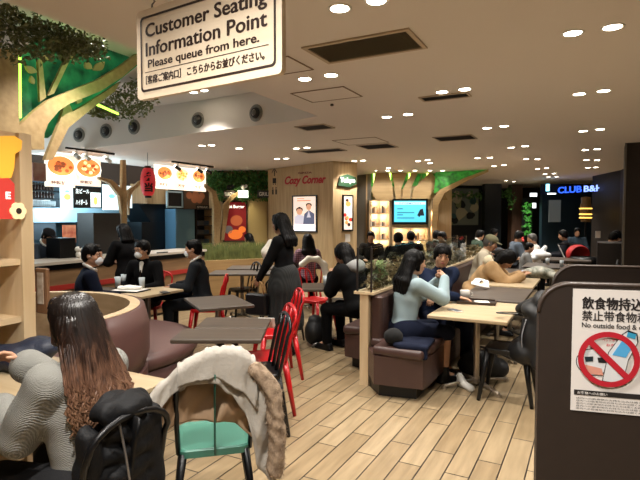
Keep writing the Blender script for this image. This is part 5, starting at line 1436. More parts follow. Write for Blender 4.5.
# --- foreground woman with long hair --------------------------------------------------
sweat = wavemat('grey_rib_knit', '#a9a8a2', '#85847d', 'DIAGONAL', 95, .9, 3.0, .6)
gw_yaw = math.radians(62)   # faces up-left
gp0 = D(72, 291, 2.25)
GWL = V((gp0.x, gp0.y, 0))
FR = figure('person', 'person seated with long brown hair and chunky grey knit sweater', (-1.76, 1.335, 0), math.radians(90), 2.1, lean=.10, s=.955, sex='f',
       head=(.12, 0, .0), wrists={1: (.0, .44, .98), -1: (-.12, .42, .82)}, poles={1: (.5, -.2, -1), -1: (-.35, -.35, -1)}, hands={1: (None, (-1, 0, -.3), .8), -1: (None, (.6, 0, -1), .8)},
       top=dict(m=sweat, th=.026, name='sweater', fold=.017, cuff=.02), skirt=dict(m=CL('charcoal_cloth', '#2a2a2c')), hair=dict(len=.12, vol=.0, front=False, bangs=.3), hairm=strand_mat(), sleeve=.92)
# long strands over the base hair
def long_hair(fr, n=420, L=.46, mm=None, seed=1, wav=.012):
    rs = random.Random(seed); m = MB(); hp = fr['hp']; hc = fr['hc']; neck = fr['neck']; T = fr['T']; HR = fr['HR']
    for i in range(n):
        a = rs.uniform(-2.15, 2.15); e0 = rs.uniform(.0, 1.0)**.8
        # start on the crown, run over the skull, then fall
        ce = math.cos(e0*pi/2); se = math.sin(e0*pi/2)
        az = lambda r: (math.sin(a)*r, -math.cos(a)*r)
        pts = []; rad = []
        x, y = az(1.0)
        for t_ in (0, .33, .66, 1.0):
            el = (pi/2)*(1-t_)*(.35+.65*e0)
            pts.append(hp(.088*x*math.cos(el), -.015+.106*y*math.cos(el), .036+.093*math.sin(el)+.0))
        back = math.cos(a)
        bx = .145*math.sin(a*.72)
        shp = neck+T @ V((bx*.85, -.105-.035*back, -.02)); tot = L*rs.uniform(.82, 1.04)
        ph = rs.uniform(0, 6.28); w_ = wav*rs.uniform(.5, 1.6); curl_dir = V((rs.uniform(-1, 1), rs.uniform(-1, .2), 0))
        p_last = pts[-1]
        pts.append(p_last*.45+shp*.55+V((0, 0, .02)))
        for k in range(1, 9):
            u = k/8
            p = shp+V((0, 0, -(tot-.1)*u))+(T @ V((0, -.03*math.sin(u*2.2), 0)))
            wv = math.sin(ph+u*9+a*2)*w_*(u+.2); p = p+V((math.cos(gwa)*wv, math.sin(gwa)*wv*.6, 0))+curl_dir*(.02*u*u)
            p.x += (-.45*bx*u*u)
            pts.append(p+T @ V((.02*u, -.0, 0)))
        r0 = rs.uniform(.0035, .0065); rad = [r0*.5]+[r0]*(len(pts)-3)+[r0*.7, r0*.15]
        m.tube(pts, rad, 5)
    return m.obj('hair_strands', mm, fr['root'])
gwa = 0.0
long_hair(FR, 760, .38, strand_mat(), wav=.05)
# --- three masked men -----------------------------------------------------------------------
navy = CL('navy_suit', '#0e1424'); blk = CL('black_cloth', '#060607'); gsuit = CL('charcoal_suit', '#1c1f23')
figure('person', 'person in navy suit with white mask, back to the round banquette', (-4.66, 3.50, 0), face_yaw(.5, .75), 5.4, lean=.12, s=.98, head=(.1, 0, -.55), top=dict(m=navy, collar=M_white, name='suit_jacket'), bottom=navy, hair=dict(vol=.0, ears=True), extras=[ex_mask])
figure('person', 'person in black suit with white mask and glasses, middle of three men', (-5.02, 4.72, 0), face_yaw(.25, -.97), 6.6, lean=.15, s=.97, head=(.12, 0, -.25), top=dict(m=blk, shirt=M_white, name='suit_jacket'), bottom=blk, hair=dict(vol=.003, ears=True), extras=[ex_mask, ex_glasses])
figure('person', 'person in charcoal suit with white mask, right of three men', (-4.28, 4.92, 0), face_yaw(-.85, -.5), 6.4, lean=.16, s=.98, head=(.1, 0, .1), top=dict(m=gsuit, collar=M_white, name='suit_jacket'), bottom=gsuit, hair=dict(vol=.0, ears=True), hairm=H_black, extras=[ex_mask])
# --- customer in black at the counter, staff behind it ----------------------------------------
figure('person', 'person standing at the counter seen from behind in long black coat', (-5.48, 4.80, 0), math.radians(85), 6.7, pose='stand', lean=.08, s=.87, head=(.3, 0, 0), wrists={1: (.16, .33, 1.12), -1: (-.16, .33, 1.1)}, top=dict(m=CL('black_coat', '#0b0a0b'), th=.03, long=.5, name='coat', collar=CL('fur_black', '#3a3028')), bottom=blk, hair=dict(len=.08, vol=.006), facedet=False)
figure('person', 'person in dark uniform and cap bending behind the service counter', (-7.15, 4.55, 0), math.radians(-75), 7.6, pose='stand', lean=.45, s=.86, head=(.5, 0, 0), wrists={1: (.12, .5, 1.0), -1: (-.12, .5, 1.0)}, top=dict(m=CL('uniform_grey', '#3c4450'), name='uniform', collar=M_white), bottom=blk, hair=dict(vol=0), extras=[ex_cap(CL('cap_dark', '#2a2a2e'))])
# --- standing woman ------------------------------------------------------------------------------
def ex_bag(fr):
    m = MB(); w = fr['arm'][-1][1]
    m.box(w+V((0, .02, -.30)), (.12, .30, .26), bev=.03)
    o = m.obj('handbag', mat('black_leather', '#121012', .35), None); o.matrix_world = o.matrix_world
    r = fr['root']; q = Matrix.Rotation(r.rotation_euler.z, 3, 'Z') @ (w*r.scale.x); o.location = (0, 0, 0)
    o.location = r.location; o.rotation_euler = r.rotation_euler; o.scale = r.scale; tag(o, 'black handbag with tan handles carried by the standing woman', 'handbag')
    h = MB()
    for x in (-.03, .03): h.tube([w+V((x, .13, -.18)), w+V((x, .09, -.04)), w+V((x*.5, .02, .01)), w+V((x, -.05, -.04)), w+V((x, -.09, -.18))], .006, 8)
    h.obj('handle', mat('tan_strap', '#a07a50', .5), o)
figure('person', 'person standing in black sweater and pleated dark skirt holding a handbag', (-3.05, 4.87, 0), math.radians(92), 5.6, pose='stand', lean=.04, s=.945, sex='f', head=(.15, 0, -.05), twist=.1,
       wrists={1: (.18, .22, .93), -1: (-.16, .26, .93)}, hands={1: (None, (-1, 0, 0), .8), -1: (None, (1, 0, 0), .9)}, top=dict(m=CL('black_knit', '#0a0a0b'), th=.012, name='sweater', hem=.06), skirt=dict(m=wavemat('pleated_dark', '#070807', '#131513', 'X', 16, .8, 0, .2), len=.5), hair=dict(len=.22, vol=.006, front=False), shoes=M_black,
       extras=[ex_bag, ex_blob('scarf', mat('cream_fabric', '#d9d2c4', .8), [('c', (-.12, .12, 1.38), (-.15, .16, 1.26), .035, .055), ('c', (-.15, .16, 1.26), (-.12, .15, 1.06), .055, .025)], .012)])
# --- plaid shirt, hooded man ------------------------------------------------------------------------
def plaid_mat():
    m = mat('plaid_shirt', '#5a3238', .85); nt = m.node_tree; L = nt.links; b = nt.nodes['Principled BSDF']
    tc = nt.nodes.new('ShaderNodeTexCoord'); cols = []
    for d, sc_ in (('X', 9), ('Z', 9)):
        w = nt.nodes.new('ShaderNodeTexWave'); w.bands_direction = d; w.inputs['Scale'].default_value = sc_; L.new(tc.outputs['Object'], w.inputs['Vector'])
        r = nt.nodes.new('ShaderNodeValToRGB'); r.color_ramp.interpolation = 'CONSTANT'; r.color_ramp.elements[0].color = (.5, .5, .55, 1); r.color_ramp.elements[1].color = (1, 1, 1, 1); r.color_ramp.elements[1].position = .8
        L.new(w.outputs['Fac'], r.inputs['Fac']); cols.append(r)
    mx = nt.nodes.new('ShaderNodeMix'); mx.data_type = 'RGBA'; mx.blend_type = 'MULTIPLY'; mx.inputs[0].default_value = 1; L.new(cols[0].outputs[0], mx.inputs[6]); L.new(cols[1].outputs[0], mx.inputs[7])
    m2 = nt.nodes.new('ShaderNodeMix'); m2.data_type = 'RGBA'; m2.blend_type = 'MULTIPLY'; m2.inputs[0].default_value = 1; L.new(mx.outputs[2], m2.inputs[6]); m2.inputs[7].default_value = lin('#a87880'); L.new(m2.outputs[2], b.inputs['Base Color'])
    return m
figure('person', 'person in plaid shirt seated with back turned below the framed poster', (-4.25, 7.55, 0), math.radians(40), 8.7, lean=.1, s=.97, sex='f', top=dict(m=plaid_mat(), th=.02, name='shirt'), bottom=blk, hair=dict(len=.2, vol=.004), facedet=False)
figure('person', 'person in black hooded jacket seated left of the glass screen', (-2.34, 5.36, 0), math.radians(75), 5.8, lean=.32, s=.98, head=(.5, 0, 0), wrists={1: (.05, .34, 1.02), -1: (-.05, .40, .90)}, top=dict(m=CL('black_jacket', '#09090a'), th=.04, name='jacket', hood=CL('grey_hood', '#8a8a88'), fold=.014), bottom=blk, hair=dict(vol=.02, len=.03), extras=[])
# --- couple at the booth --------------------------------------------------------------------------------
figure('person', 'person in light blue sweater with long black hair at booth table', (-1.56, 4.60, 0), math.radians(-42), 5.0, lean=.16, s=.955, sex='f', head=(.12, 0, -.18), wrists={1: (.10, .41, 1.05), -1: (-.02, .42, 1.02)}, poles={1: (.6, 0, -1), -1: (-.5, 0, -1)},
       hands={1: ((-.7, .2, .5), (-.3, -.5, -.6), .7), -1: ((.6, .1, .6), (.2, -.6, -.5), .8)}, top=dict(m=CL('light_blue_knit', '#93a5aa', bscale=200), th=.022, name='sweater', fold=.008), skirt=dict(m=CL('navy_skirt', '#161b2c')), bottom=None, hair=dict(len=.26, vol=.006), hairm=H_black, shoes=M_black, sleeve=.93)
figure('person', 'person in navy top with short black hair leaning over booth table', (-1.50, 5.44, 0), math.radians(-130), 5.6, lean=.22, s=.98, head=(.15, -.1, -.5), wrists={1: (.02, .46, .79), -1: (.24, .36, .79)}, poles={1: (1, 0, -.3), -1: (-1, 0, -.3)},
       hands={1: (None, (0, 0, -1), .4), -1: (None, (0, 0, -1), .4)}, top=dict(m=CL('navy_top', '#101a30'), th=.024, name='sweater', fold=.008), bottom=CL('navy_skirt', '#161b2c'), hair=dict(vol=.010, bangs=.8, face=-.005), sleeve=.9)
# --- diners further along the booth -----------------------------------------------------------------------
beige = CL('beige_jacket', '#b89870', c2='#94734d', scale=5)
figure('person', 'person in beige jacket hunched over the second pale booth table', (-1.47, 7.22, 0), math.radians(-88), 7.0, lean=.72, s=1.0, head=(.95, 0, -.2), wrists={1: (.10, .66, .80), -1: (-.18, .62, .80)}, top=dict(m=beige, th=.045, name='jacket', fold=.016, hood=CL('cream_hood', '#cdbfa2')), bottom=CL('khaki', '#4a4238'), hair=dict(len=.06, vol=.012))
figure('person', 'person in cream top and olive cap behind the beige jacket diner', (-1.62, 8.25, 0), math.radians(-85), 8.6, lean=.3, s=1.0, head=(.4, 0, 0), top=dict(m=CL('cream_top', '#cfc3ac'), th=.03, name='jacket'), bottom=blk, hair=dict(vol=0), hairm=H_grey, extras=[ex_cap(CL('olive_cap', '#6e6a52'))])
# --- distant people ------------------------------------------------------------------------------------------
far = [
 (371, 240, 10.6, 'sit', 200, '#2a2622', dict(vol=0), 'person in dark brown jacket facing right below the lit shelves', .12, 'm', blk, None),
 (411, 239, 10.6, 'sit', 20, '#0e0e10', dict(vol=.004), 'person in black with back turned below the television', .08, 'm', blk, None),
 (398, 243, 9.6, 'sit', 10, '#111113', dict(vol=.006), 'person in black just left of the person below the television', .1, 'm', blk, None),
 (436, 233, 11.2, 'sit', -20, '#3a3630', dict(vol=.003), 'person in dark coat with pale collar right of the television', .1, 'm', blk, 'w'),
 (443, 241, 10.2, 'sit', 160, '#232326', dict(vol=.004), 'person in charcoal sitting just behind the booth planting', .1, 'm', blk, None),
 (478, 243, 12.0, 'sit', -60, '#3c4a3e', dict(vol=.002), 'person with dark hair and white collar beyond the planting', .2, 'm', blk, 'w'),
 (492, 238, 13.5, 'sit', -70, '#4a4a4c', dict(vol=0), 'person in grey jacket behind the white collared diner', .2, 'm', blk, None),
 (517, 243, 11.2, 'sit', -60, '#4c545e', dict(vol=.005), 'person in blue grey sweater left of the child in grey vest', .2, 'm', blk, None),
 (528, 247, 10.0, 'sit', -75, '#7c7c7a', dict(vol=0, ears=True), 'child in grey knitted vest and white sleeves with red hair bow', .15, 'c', blk, None),
 (534, 240, 10.9, 'sit', 110, '#d6cfc8', dict(vol=0), 'person in white top with pale hair beside the vest child', .15, 'f', blk, None),
 (565, 240, 11.6, 'sit', 95, '#15161c', dict(vol=.002), 'person in near black navy facing left at the far dark table', .12, 'm', blk, None),
 (577, 232, 13.8, 'sit', -170, '#2d3a44', dict(vol=0), 'person in slate blue shirt facing camera near the amber lamp', .1, 'm', blk, None),
 (611, 239, 11.0, 'sit', -60, '#1d2028', dict(vol=.002), 'person in dark jacket leaning before the dark right wall', .3, 'm', blk, None),
 (619, 235, 11.6, 'sit', 100, '#262022', dict(vol=.002), 'person half hidden facing left beside the right pillar', .2, 'm', blk, None),
 (250, 238, 11.0, 'sit', 100, '#1a1614', dict(len=.15), 'person dimly seen behind the grass planter by slatted screen', .1, 'f', blk, None),
]
for x, y, dep, pose, yw, c, hr_, lab, ln, sex, bt_, col_ in far:
    q = D(x, y, dep); sc_ = {'m': .97, 'f': .93, 'c': .82}[sex]; hd = V((-math.sin(math.radians(yw)), math.cos(math.radians(yw)), 0)); off = math.sin(ln)*.55
    z = 0
    ex = []
    if 'bow' in lab: ex.append(ex_blob('hair_bow', mat('bow_red', '#c8281e', .5), [('e', (.05, -.02, 1.37), (.05, .03, .035)), ('e', (-.03, -.02, 1.40), (.03, .03, .045))], .012, .01, 0, 'red hair bow'))
    figure('person' if sex != 'c' else 'child', lab, (q.x-hd.x*off, q.y-hd.y*off, z), math.radians(yw), dep, pose, lean=ln, s=sc_, sex='m' if sex == 'm' else 'f', head=(ln+.1, 0, 0), top=dict(m=CL('cloth_'+c, c), th=.025, name='jacket', collar=M_white if col_ == 'w' else None), bottom=bt_, hair=hr_,
           hairm=H_grey if 'pale hair' in lab else H_black, facedet=dep < 12, extras=ex)
# ------------------------------------------------------------------ coats, bags and things on tables
def sdthing(name, label, cat, prims, m, loc, rz=0, h=.01, k=.03, amp=.008, f=18, seed=1, group=None, parent=None):
    g = SD(k)
    for p in prims:
        if p[0] == 'c': g.cap(V(p[1]), V(p[2]), p[3], p[4])
        elif p[0] == 'b': g.box(V(p[1]), p[2], p[4] if len(p) > 4 else None, p[3])
        else: g.ell(V(p[1]), p[2], p[3] if len(p) > 3 else None)
    v, q = g.mesh(h, folds(amp, f, seed)); o = sdobj(name, [(v, q, 0)], m, parent, loc, rz)
    if not parent: tag(o, label, cat, group)
    return o
def bez(pts, n=10):
    out = []
    for i in range(len(pts)-1):
        p0 = V(pts[max(i-1, 0)]); p1 = V(pts[i]); p2 = V(pts[i+1]); p3 = V(pts[min(i+2, len(pts)-1)])
        for k in range(n):
            t = k/n; out.append(.5*((2*p1)+(p2-p0)*t+(2*p0-5*p1+4*p2-p3)*t*t+(3*p1-p0-3*p2+p3)*t*t*t))
    out.append(V(pts[-1])); return out
# white coat with fur trim over the hoop of the green-seated chair (chair-local frame: back at -y, camera on that side)
M_coat = mat('white_coat', '#a8a197', .8, bump=.3, bscale=60); M_fur = mat('fur_tan', '#a8927a', .9, c2='#6e5a48', scale=40)
root = thing('winter_coat', 'white winter coat with brown fur trim draped over the green-seated chair', 'coat', CC, CCR)
def drape(name, hoop, front, backl, m, parent, th=.012, rad=.032, nu=60, amp=.012, seed=0, lin_m=None, nv=44):
    """cloth hung over a curve: front(u), backl(u) are drop lengths; +y side is the front"""
    rs = random.Random(seed); ph = [rs.uniform(0, 6.28) for _ in range(6)]
    hp_ = bez(hoop, 12); N = len(hp_)-1
    outer = []; 
    for iu in range(nu+1):
        u = iu/nu; f = u*N; k = min(N-1, int(f)); H = hp_[k].lerp(hp_[k+1], f-k); row = []
        Lf, Lb = front(u), backl(u); arc = pi*rad; tot = Lf+arc+Lb
        for iv in range(nv+1):
            s_ = tot*iv/nv
            if s_ < Lf: d = Lf-s_; y = rad; z = -d; n = V((0, 1, 0)); dd = d
            elif s_ < Lf+arc: a = (s_-Lf)/rad; y = rad*math.cos(a); z = rad*math.sin(a); n = V((0, math.cos(a), math.sin(a))); dd = 0
            else: d = s_-Lf-arc; y = -rad; z = -d; n = V((0, -1, 0)); dd = d
            w = amp*(math.sin(u*17+ph[0]+2*math.sin(dd*9+ph[3]))+.7*math.sin(u*31+ph[1]+dd*14)+.5*math.sin(dd*38+u*9+ph[2]))*(.35+min(1, dd*4))
            w += .004*math.sin(u*60+dd*50+ph[4])
            p = H+V((0, y, z))+n*(w+.02*min(1, dd*3))+V((.012*math.sin(dd*11+ph[5])*min(1, dd*3), 0, 0)); row.append((p, n))
        outer.append(row)
    mb = MB(); C = nv+1
    vs = [p for r in outer for p, n in r]+[p-n*th for r in outer for p, n in r]; o2 = (nu+1)*C
    fs = []; mi = []
    for i in range(nu):
        for j in range(nv):
            a, b, c, d = i*C+j, (i+1)*C+j, (i+1)*C+j+1, i*C+j+1
            fs.append((a, b, c, d)); mi.append(0); fs.append((o2+d, o2+c, o2+b, o2+a)); mi.append(1 if lin_m else 0)
    for i in range(nu):
        for j in (0, nv): a, b = i*C+j, (i+1)*C+j; fs.append((a, b, o2+b, o2+a) if j else (b, a, o2+a, o2+b)); mi.append(0)
    for j in range(nv):
        for i in (0, nu): a, b = i*C+j, i*C+j+1; fs.append((a, b, o2+b, o2+a)); mi.append(0)
    for f, q in zip(fs, mi): mb.f.append(f); mb.m.append(q); mb.sm.append(True)
    mb.v = [tuple(v) for v in vs]
    return mb.obj(name, [m, lin_m] if lin_m else m, parent)
hoop = [(.35, -.20, .66), (.25, -.235, .78), (.14, -.25, .865), (-.0, -.25, .895), (-.12, -.25, .88), (-.21, -.24, .82), (-.26, -.22, .75)]
def ramp(*kv):
    def f(u):
        for (a, x), (b, y) in zip(kv[:-1], kv[1:]):
            if u <= b: t = (u-a)/(b-a); t = t*t*(3-2*t); return x+(y-x)*t
        return kv[-1][1]
    return f
M_lining = mat('coat_lining', '#a08468', .7)
drape('coat_body', hoop, ramp((0, .10), (.3, .07), (.5, .09), (.6, .15), (.70, .22), (.78, .46), (1, .46)), ramp((0, .12), (.2, .24), (.5, .30), (.75, .36), (1, .46)), M_coat, root, seed=3, lin_m=M_lining, rad=.036)
drape('coat_sleeve', [(.17, -.24, .85), (.04, -.245, .915), (-.09, -.235, .925), (-.19, -.235, .87)], ramp((0, .05), (.4, .09), (.7, .15), (1, .20)), ramp((0, .1), (1, .2)), M_coat, root, seed=9, rad=.045, nu=26, amp=.008)
g = SD(.02)
for a, b in zip(*(lambda L: (L[:-1], L[1:]))(bez([(-.19, -.19, .86), (-.255, -.165, .78), (-.275, -.155, .64), (-.28, -.15, .50), (-.275, -.145, .38)], 5))): g.cap(a, b, .034, .034, k=.02)
v, q = g.mesh(.007, folds(.008, 60, 2)); fur = sdobj('fur_trim', [(v, q, 0)], M_fur, root)
m = MB(); rs = random.Random(8)
for i in range(1800):
    p = v[rs.randrange(len(v))]; d = V((rs.uniform(-1, 1), rs.uniform(-1, 1), rs.uniform(-1.2, .4))).normalized(); c = V(p); s_ = d.orthogonal().normalized()*.0016
    m.add([c-s_, c+s_, c+d*rs.uniform(.014, .03)], [(0, 1, 2)])
m.obj('fur_hairs', M_fur, fur)
# black puffer coat on the long-haired woman's chair
root = thing('puffer_coat', 'black quilted puffer coat hung on the chair behind the long-haired woman', 'coat', GC, GCR)
g = SD(.02)
for j in range(8):
    z = .86-j*.075; wv = .05*math.sin(j*1.3)
    g.ell((.02+wv*.3, -.165, z), (.145-.008*abs(j-3), .075, .047), k=.02)
g.cap((.13, -.17, .80), (.16, -.18, .45), .05, .04); g.cap((-.13, -.17, .80), (-.15, -.17, .5), .045, .04)
g.ell((.0, -.17, .87), (.12, .075, .055))
v, q = g.mesh(.007, folds(.014, 34, 6)); sdobj('coat_body', [(v, q, 0)], mat('black_quilt', '#07070a', .7, spec=.3, bump=.4, bscale=40), root)
m = MB().tube(bez([(-.05, -.235, .84), (-.03, -.245, .7), (.0, -.24, .5), (.02, -.23, .34)], 6), .005, 6); m.obj('zip', mat('zip_grey', '#8a8a90', .3, .8), root)
# navy coat heap on the table end by the cabinet
p = P(18, 366, .73)
sdthing('folded_coat', 'dark navy coat heaped at the far end of the pale table', 'coat', [('e', (0, 0, .06), (.16, .13, .07)), ('e', (.1, .05, .10), (.11, .09, .07)), ('e', (-.12, .0, .07), (.10, .10, .06)), ('c', (.05, -.1, .04), (.2, -.06, .04), .04, .03)], mat('navy_quilt', '#161f33', .5, bump=.3, bscale=50), (p.x, p.y, .722), .5, .009, amp=.012, f=26)
# food tray with fried food, red cup by the left edge
p = P(-2, 412, .72)
t = thing('food_tray', 'tray with golden fried food at the left picture edge', 'food tray', (p.x, p.y, .72), .2)
MB().box((0, 0, .008), (.30, .22, .012), bev=.004).obj('tray', mat('tray_red', '#7a1d18', .4), t)
g = SD(.01); rs = random.Random(1)
for i in range(22): a = V((rs.uniform(-.05, .14), rs.uniform(-.08, .08), .025+rs.random()*.03)); g.cap(a, a+V((rs.uniform(-.05, .05), rs.uniform(-.04, .04), rs.uniform(-.005, .015))), .007, .007, k=.003)
v, q = g.mesh(.004); sdobj('fried_food', [(v, q, 0)], mat('fries', '#d08a34', .5, c2='#a85c1c', scale=30), t)
# pale booth table items
def on(x, y, z=.72): q = P(x, y, z); return V((q.x, q.y, z))
p = on(477, 303); tr = thing('serving_tray', 'dark serving tray on the nearest pale booth table', 'tray', p, .12)
MB().box((0, 0, .008), (.36, .25, .012), bev=.004).obj('base', mat('tray_brown', '#1f1612', .4), tr); m = MB()
for s_ in (-1, 1): m.box((0, s_*.12, .016), (.36, .012, .02)); m.box((s_*.175, 0, .016), (.012, .25, .02))
m.obj('rim', mat('tray_brown2', '#3a2a20', .4), tr)
p2 = on(465, 300); mb_ = MB().lathe([(0, .0), (.035, .0), (.048, .03), (.052, .085), (.048, .085), (.043, .03), (0, .012)], n=24).obj('mug', mat('mug_grey', '#b9b4ac', .3), None, (p2.x, p2.y, .737)); tag(mb_, 'pale mug on the dark serving tray', 'mug')
MB().tube([(.05, 0, .07), (.075, 0, .06), (.075, 0, .03), (.048, 0, .02)], .006, 6).obj('handle', mat('mug_grey', '#b9b4ac', .3), mb_)
p3 = on(482, 304); o = MB().box((0, 0, .005), (.13, .11, .008), bev=.003).obj('napkin', mat('paper', '#e8e4dc', .7), None, (p3.x, p3.y, .735), .4); tag(o, 'white folded napkin on the serving tray', 'napkin')
p3 = on(480, 289); o = sdthing('paper_sheet', 'crumpled white paper held over the booth table', 'paper', [('b', (0, 0, 0), (.22, .16, .006), .003, R3(.5, .25, 0))], mat('paper', '#e8e4dc', .7), (p3.x, p3.y, .80), .3, .006, amp=.012, f=30)
p4 = on(455, 311); t = thing('smartphone', 'phone in pale case lying near the booth table corner', 'phone', p4, .9)
MB().box((0, 0, .005), (.075, .15, .009), bev=.004).obj('case', mat('case_pale', '#cbc4b8', .4), t); MB().box((0, 0, .0105), (.066, .138, .002)).obj('screen', mat('screen_grey', '#77797c', .1), t)
# bag and coat on the booth chair
root = thing('backpack', 'black backpack with white straps hung on the booth chair', 'backpack', (-.40, 4.62, 0), 0)
g = SD(.03); g.ell((0, 0, .60), (.13, .21, .22)); g.ell((.0, .0, .80), (.12, .19, .07)); g.cap((.02, -.15, .76), (.03, -.18, .38), .06, .05); g.ell((-.07, 0, .45), (.15, .2, .12)); g.ell((.05, .02, .87), (.08, .19, .09)); g.cap((-.02, .1, .84), (-.14, .16, .77), .05, .04)
v, q = g.mesh(.011, folds(.012, 24, 4)); sdobj('bag_body', [(v, q, 0)], mat('black_fabric', '#0e0e10', .6), root)
for k, pp in enumerate(([(-.06, -.16, .74), (-.09, -.18, .6), (-.08, -.17, .46)], [(.03, -.17, .78), (.04, -.2, .6), (.02, -.18, .44)], [(-.12, -.10, .77), (-.22, -.14, .77), (-.30, -.10, .765), (-.24, -.04, .765), (-.13, -.04, .77)])):
    MB().tube(bez(pp, 6), .011 if k == 2 else .009, 6, flat=.5).obj('strap', mat('strap_grey', '#8e8e92', .6) if k < 2 else M_black, root)
MB().ell((-.07, -.15, .42), (.035, .02, .035), 8).obj('badge', mat('badge_pale', '#b8a088', .5, c2='#6e6258', scale=50), root)
sdthing('bag', 'black bag and coat pile under the nearest booth table', 'bag', [('e', (0, 0, .14), (.20, .14, .14)), ('e', (.15, .1, .1), (.12, .12, .10)), ('c', (-.15, 0, .1), (.1, .1, .22), .06, .05)], mat('black_fabric', '#0e0e10', .6), (-.95, 5.1, 0), 0, .014, amp=.015)
sdthing('trainer_shoe', 'white trainer lying under the booth table', 'shoe', [('c', (0, -.09, .03), (0, .08, .035), .032, .036), ('c', (0, .05, .06), (0, .09, .09), .03, .03)], mat('white_cloth', '#cfcbc4', .6), (-1.0, 4.72, 0), .8, .008, amp=.002)
sdthing('fur_pouch', 'round black fluffy bag beside the light blue sweater woman', 'bag', [('e', (0, 0, .0), (.085, .085, .075))], mat('fur_bag_black', '#060606', .95), (-1.52, 4.22, .53), 0, .01, amp=.006, f=60)
sdthing('draped_skirt', 'navy cloth spread over the near end of the booth bench', 'cloth', [('b', (0, 0, 0), (.30, .34, .03), .015), ('b', (.02, -.15, -.05), (.26, .05, .12), .02)], CL('navy_skirt', '#161b2c'), (-1.36, 4.32, .475), .1, .01, amp=.01)
# further booth tables
for x, y, lab, c, pr in ((540, 277, 'grey and white checked scarf heaped at the table edge', '#a9a99a', [('e', (0, 0, .07), (.2, .16, .08)), ('c', (.08, -.08, .05), (.24, -.26, .0), .06, .05), ('e', (-.12, .08, .05), (.13, .11, .06))]),
                         (541, 259, 'crumpled white plastic bag on the far dark table', '#dadada', [('e', (0, 0, .08), (.2, .16, .09)), ('c', (0, 0, .12), (.08, .03, .22), .07, .05), ('e', (-.08, .05, .12), (.08, .07, .08)), ('c', (-.1, -.05, .03), (-.2, -.12, .02), .05, .04)]),
                         (521, 276, 'pale blue plastic wrapper on the second pale table', '#bfc4dd', [('e', (0, 0, .03), (.12, .08, .035)), ('e', (.08, .04, .04), (.08, .06, .04))])):
    q = on(x, y); sdthing('scarf' if 'scarf' in lab else 'plastic_bag', lab, 'scarf' if 'scarf' in lab else 'bag', pr, mat('cloth2_'+c, '#c4c2b4' if 'scarf' in lab else c, .6, c2='#5d6658' if 'scarf' in lab else None, scale=18), (q.x, q.y, .722), .3, .011, amp=.016, f=24)
for i, (x, y) in enumerate(((549, 256), (553, 250))):
    q = V((-.45-.25*i, 9.75+.35*i, 0)); o = MB().lathe([(0, .0), (.03, .0), (.036, .11), (.033, .11), (.028, .006), (0, .006)], n=16).obj('drinking_glass', mat('glass_clear', '#b8c0c4', .1), None, (q.x, q.y, .722)); tag(o, ['pale drinking glass on the far dark booth table', 'second drinking glass further back on the dark table'][i], 'glass')
# pram with red hood and black puffer seat
q = D(583, 255, 10.6); root = thing('pram', 'pram with bright red hood standing before the dark divider', 'pram', (q.x, q.y, 0), .6)
g = SD(.03); g.ell((0, 0, .66), (.26, .36, .17)); g.ell((0, .02, .80), (.2, .28, .12), sub=True); v, q_ = g.mesh(.018); sdobj('basket', [(v, q_, 0)], M_black, root)
g = SD(.02); g.ell((0, .18, .80), (.24, .20, .20)); g.ell((0, .06, .76), (.21, .24, .20), sub=True); v, q_ = g.mesh(.014); sdobj('hood', [(v, q_, 0)], mat('pram_red', '#b01c1e', .6), root)
for s_ in (-1, 1): MB().tube([(s_*.24, -.35, .2), (s_*.24, .1, .55), (s_*.22, .55, .98)], .013, 8).obj('frame', M_steel, root)
MB().tube([(-.22, .55, .98), (0, .58, 1.0), (.22, .55, .98)], .015, 8).obj('handle', M_black, root)
for sx in (-1, 1):
    for sy in (-1, 1): MB().cyl((sx*.26-.015, sy*.3, .11), (sx*.26+.015, sy*.3, .11), .11, n=20).obj('wheel', M_black, root)
for sx in (-1, 1): MB().tube([(sx*.24, -.3, .11), (sx*.24, .3, .5)], .012, 6).obj('strut', M_steel, root)
# table before the masked men
q = P(130, 291, .72); t = thing('serving_tray', 'white paper-lined tray between the masked men', 'tray', (q.x, q.y, .722), .2)
MB().box((0, 0, .006), (.38, .27, .012), bev=.004).obj('base', M_black, t); MB().box((0, 0, .0135), (.34, .24, .003)).obj('paper_liner', mat('paper', '#e8e4dc', .7), t)
sdthing('crumpled_napkins', 'crumpled white napkins on the paper-lined tray', 'napkin', [('e', (0, 0, .02), (.09, .06, .025)), ('e', (.08, .04, .02), (.05, .05, .02)), ('e', (-.1, -.02, .02), (.05, .05, .02))], mat('paper', '#e8e4dc', .7), (q.x, q.y, .738), .2, .008, amp=.012, f=40)
for i, (x, y) in enumerate(((118, 288), (142, 289), (124, 285))):
    q = P(x, y, .72); o = MB().lathe([(0, .0), (.03, .0), (.036, .12), (.033, .12), (.028, .006), (0, .006)], n=16).obj('drinking_glass', mat('glass_clear', '#b8c0c4', .1), None, (q.x, q.y, .738)); tag(o, ['glass at the left side of the paper-lined tray', 'glass at the right side of the paper-lined tray', 'glass behind the crumpled napkins on the tray'][i], 'glass')
q = P(165, 293, .72); o = MB().box((0, 0, .006), (.08, .15, .01), bev=.004).obj('smartphone', M_black, None, (q.x, q.y, .722), 1.1); tag(o, 'black phone lying on the pale table before masked men', 'phone')
# black jacket on the chair beside the right masked man
sdthing('folded_jacket', 'dark navy jacket held on the lap beside right masked man', 'jacket', [('e', (0, 0, .0), (.20, .15, .11)), ('e', (.1, .05, .03), (.12, .12, .09)), ('c', (-.15, 0, 0), (-.2, -.12, -.06), .06, .05)], CL('navy_suit', '#161c2c'), (-4.62, 4.78, .62), .4, .014, amp=.014)
# paper on the back red chair
q = D(267, 323, 4.35); o = MB().box((0, 0, 0), (.14, .004, .11), R3(.5, 0, 0)).obj('paper_notice', mat('paper', '#e8e4dc', .7), None, q, math.radians(20)); tag(o, 'white paper card resting on the back red chair', 'paper')
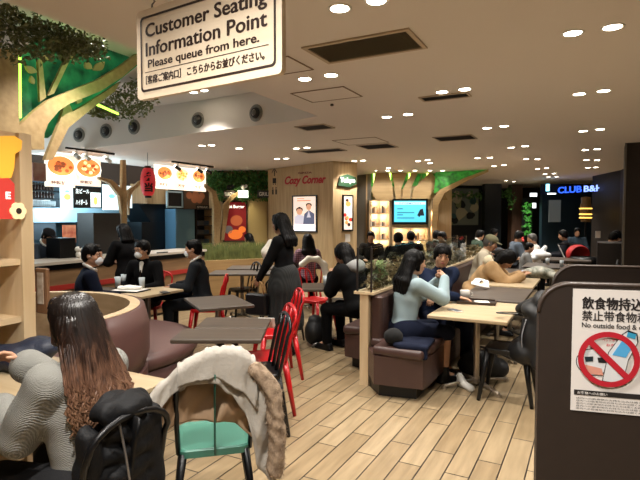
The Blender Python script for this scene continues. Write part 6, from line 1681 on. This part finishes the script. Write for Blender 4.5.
# coat on plaid woman's chair and small things nearby
root = thing('pale_coat', 'cream coat laid over the red chair behind the plaid shirt', 'coat', (-4.23, 7.52, 0), math.radians(40))
g = SD(.03)
for a, b in (((-.16, -.24, .80), (-.05, -.26, .89)), ((-.05, -.26, .89), (.10, -.26, .88)), ((.10, -.26, .88), (.22, -.25, .78)), ((.2, -.26, .8), (.26, -.3, .55))): g.cap(a, b, .05, .05)
v, q = g.mesh(.016, folds(.01, 20, 4)); sdobj('coat_body', [(v, q, 0)], mat('cream_fabric', '#d9d2c4', .8), root)
q = P(326, 285, .72); o = MB().lathe([(0, .0), (.032, .0), (.038, .11), (.035, .11), (.03, .006), (0, .006)], n=16).obj('drinking_glass', mat('glass_clear', '#b8c0c4', .1), None, (q.x, q.y, .722)); tag(o, 'glass tumbler on the small dark table before the hooded diner', 'glass')
q = P(299, 266, .72); o = MB().box((0, 0, .1), (.16, .03, .2), bev=.01).obj('menu_stand', mat('menu_blue', '#9fb2cc', .5, c2='#4d5f80', scale=20), None, (q.x, q.y, .722), .6); tag(o, 'blue and white card stand on the table by the plaid shirt diner', 'menu stand')
# people's lower dark mass: rucksack beside standing woman's table
sdthing('shoulder_bag', 'black rucksack on the floor beside the middle dark table', 'bag', [('e', (0, 0, .17), (.13, .17, .17)), ('e', (0, .0, .32), (.08, .11, .05))], mat('black_fabric', '#0e0e10', .6), (-3.0, 5.5, 0), .3, .014, amp=.01)
# ------------------------------------------------------------------ camera, world, exposure
cam = bpy.data.cameras.new('camera'); co = bpy.data.objects.new('camera', cam); COL.objects.link(co)
cam.sensor_fit = 'HORIZONTAL'; cam.sensor_width = 36; cam.lens = 36*F/640; cam.clip_start = .05
co.location = CAM; co.rotation_euler = (pi/2-PIT, 0, YAW)
sc = bpy.context.scene; sc.camera = co
w = bpy.data.worlds.new('world'); sc.world = w; w.use_nodes = True
w.node_tree.nodes['Background'].inputs[0].default_value = (.6, .5, .4, 1); w.node_tree.nodes['Background'].inputs[1].default_value = .05
vs_ = sc.view_settings; sc.display_settings.display_device = 'sRGB'
vs_.view_transform = 'Standard'; vs_.look = 'None'; vs_.gamma = 1; vs_.use_curve_mapping = False; vs_.exposure = EXPO
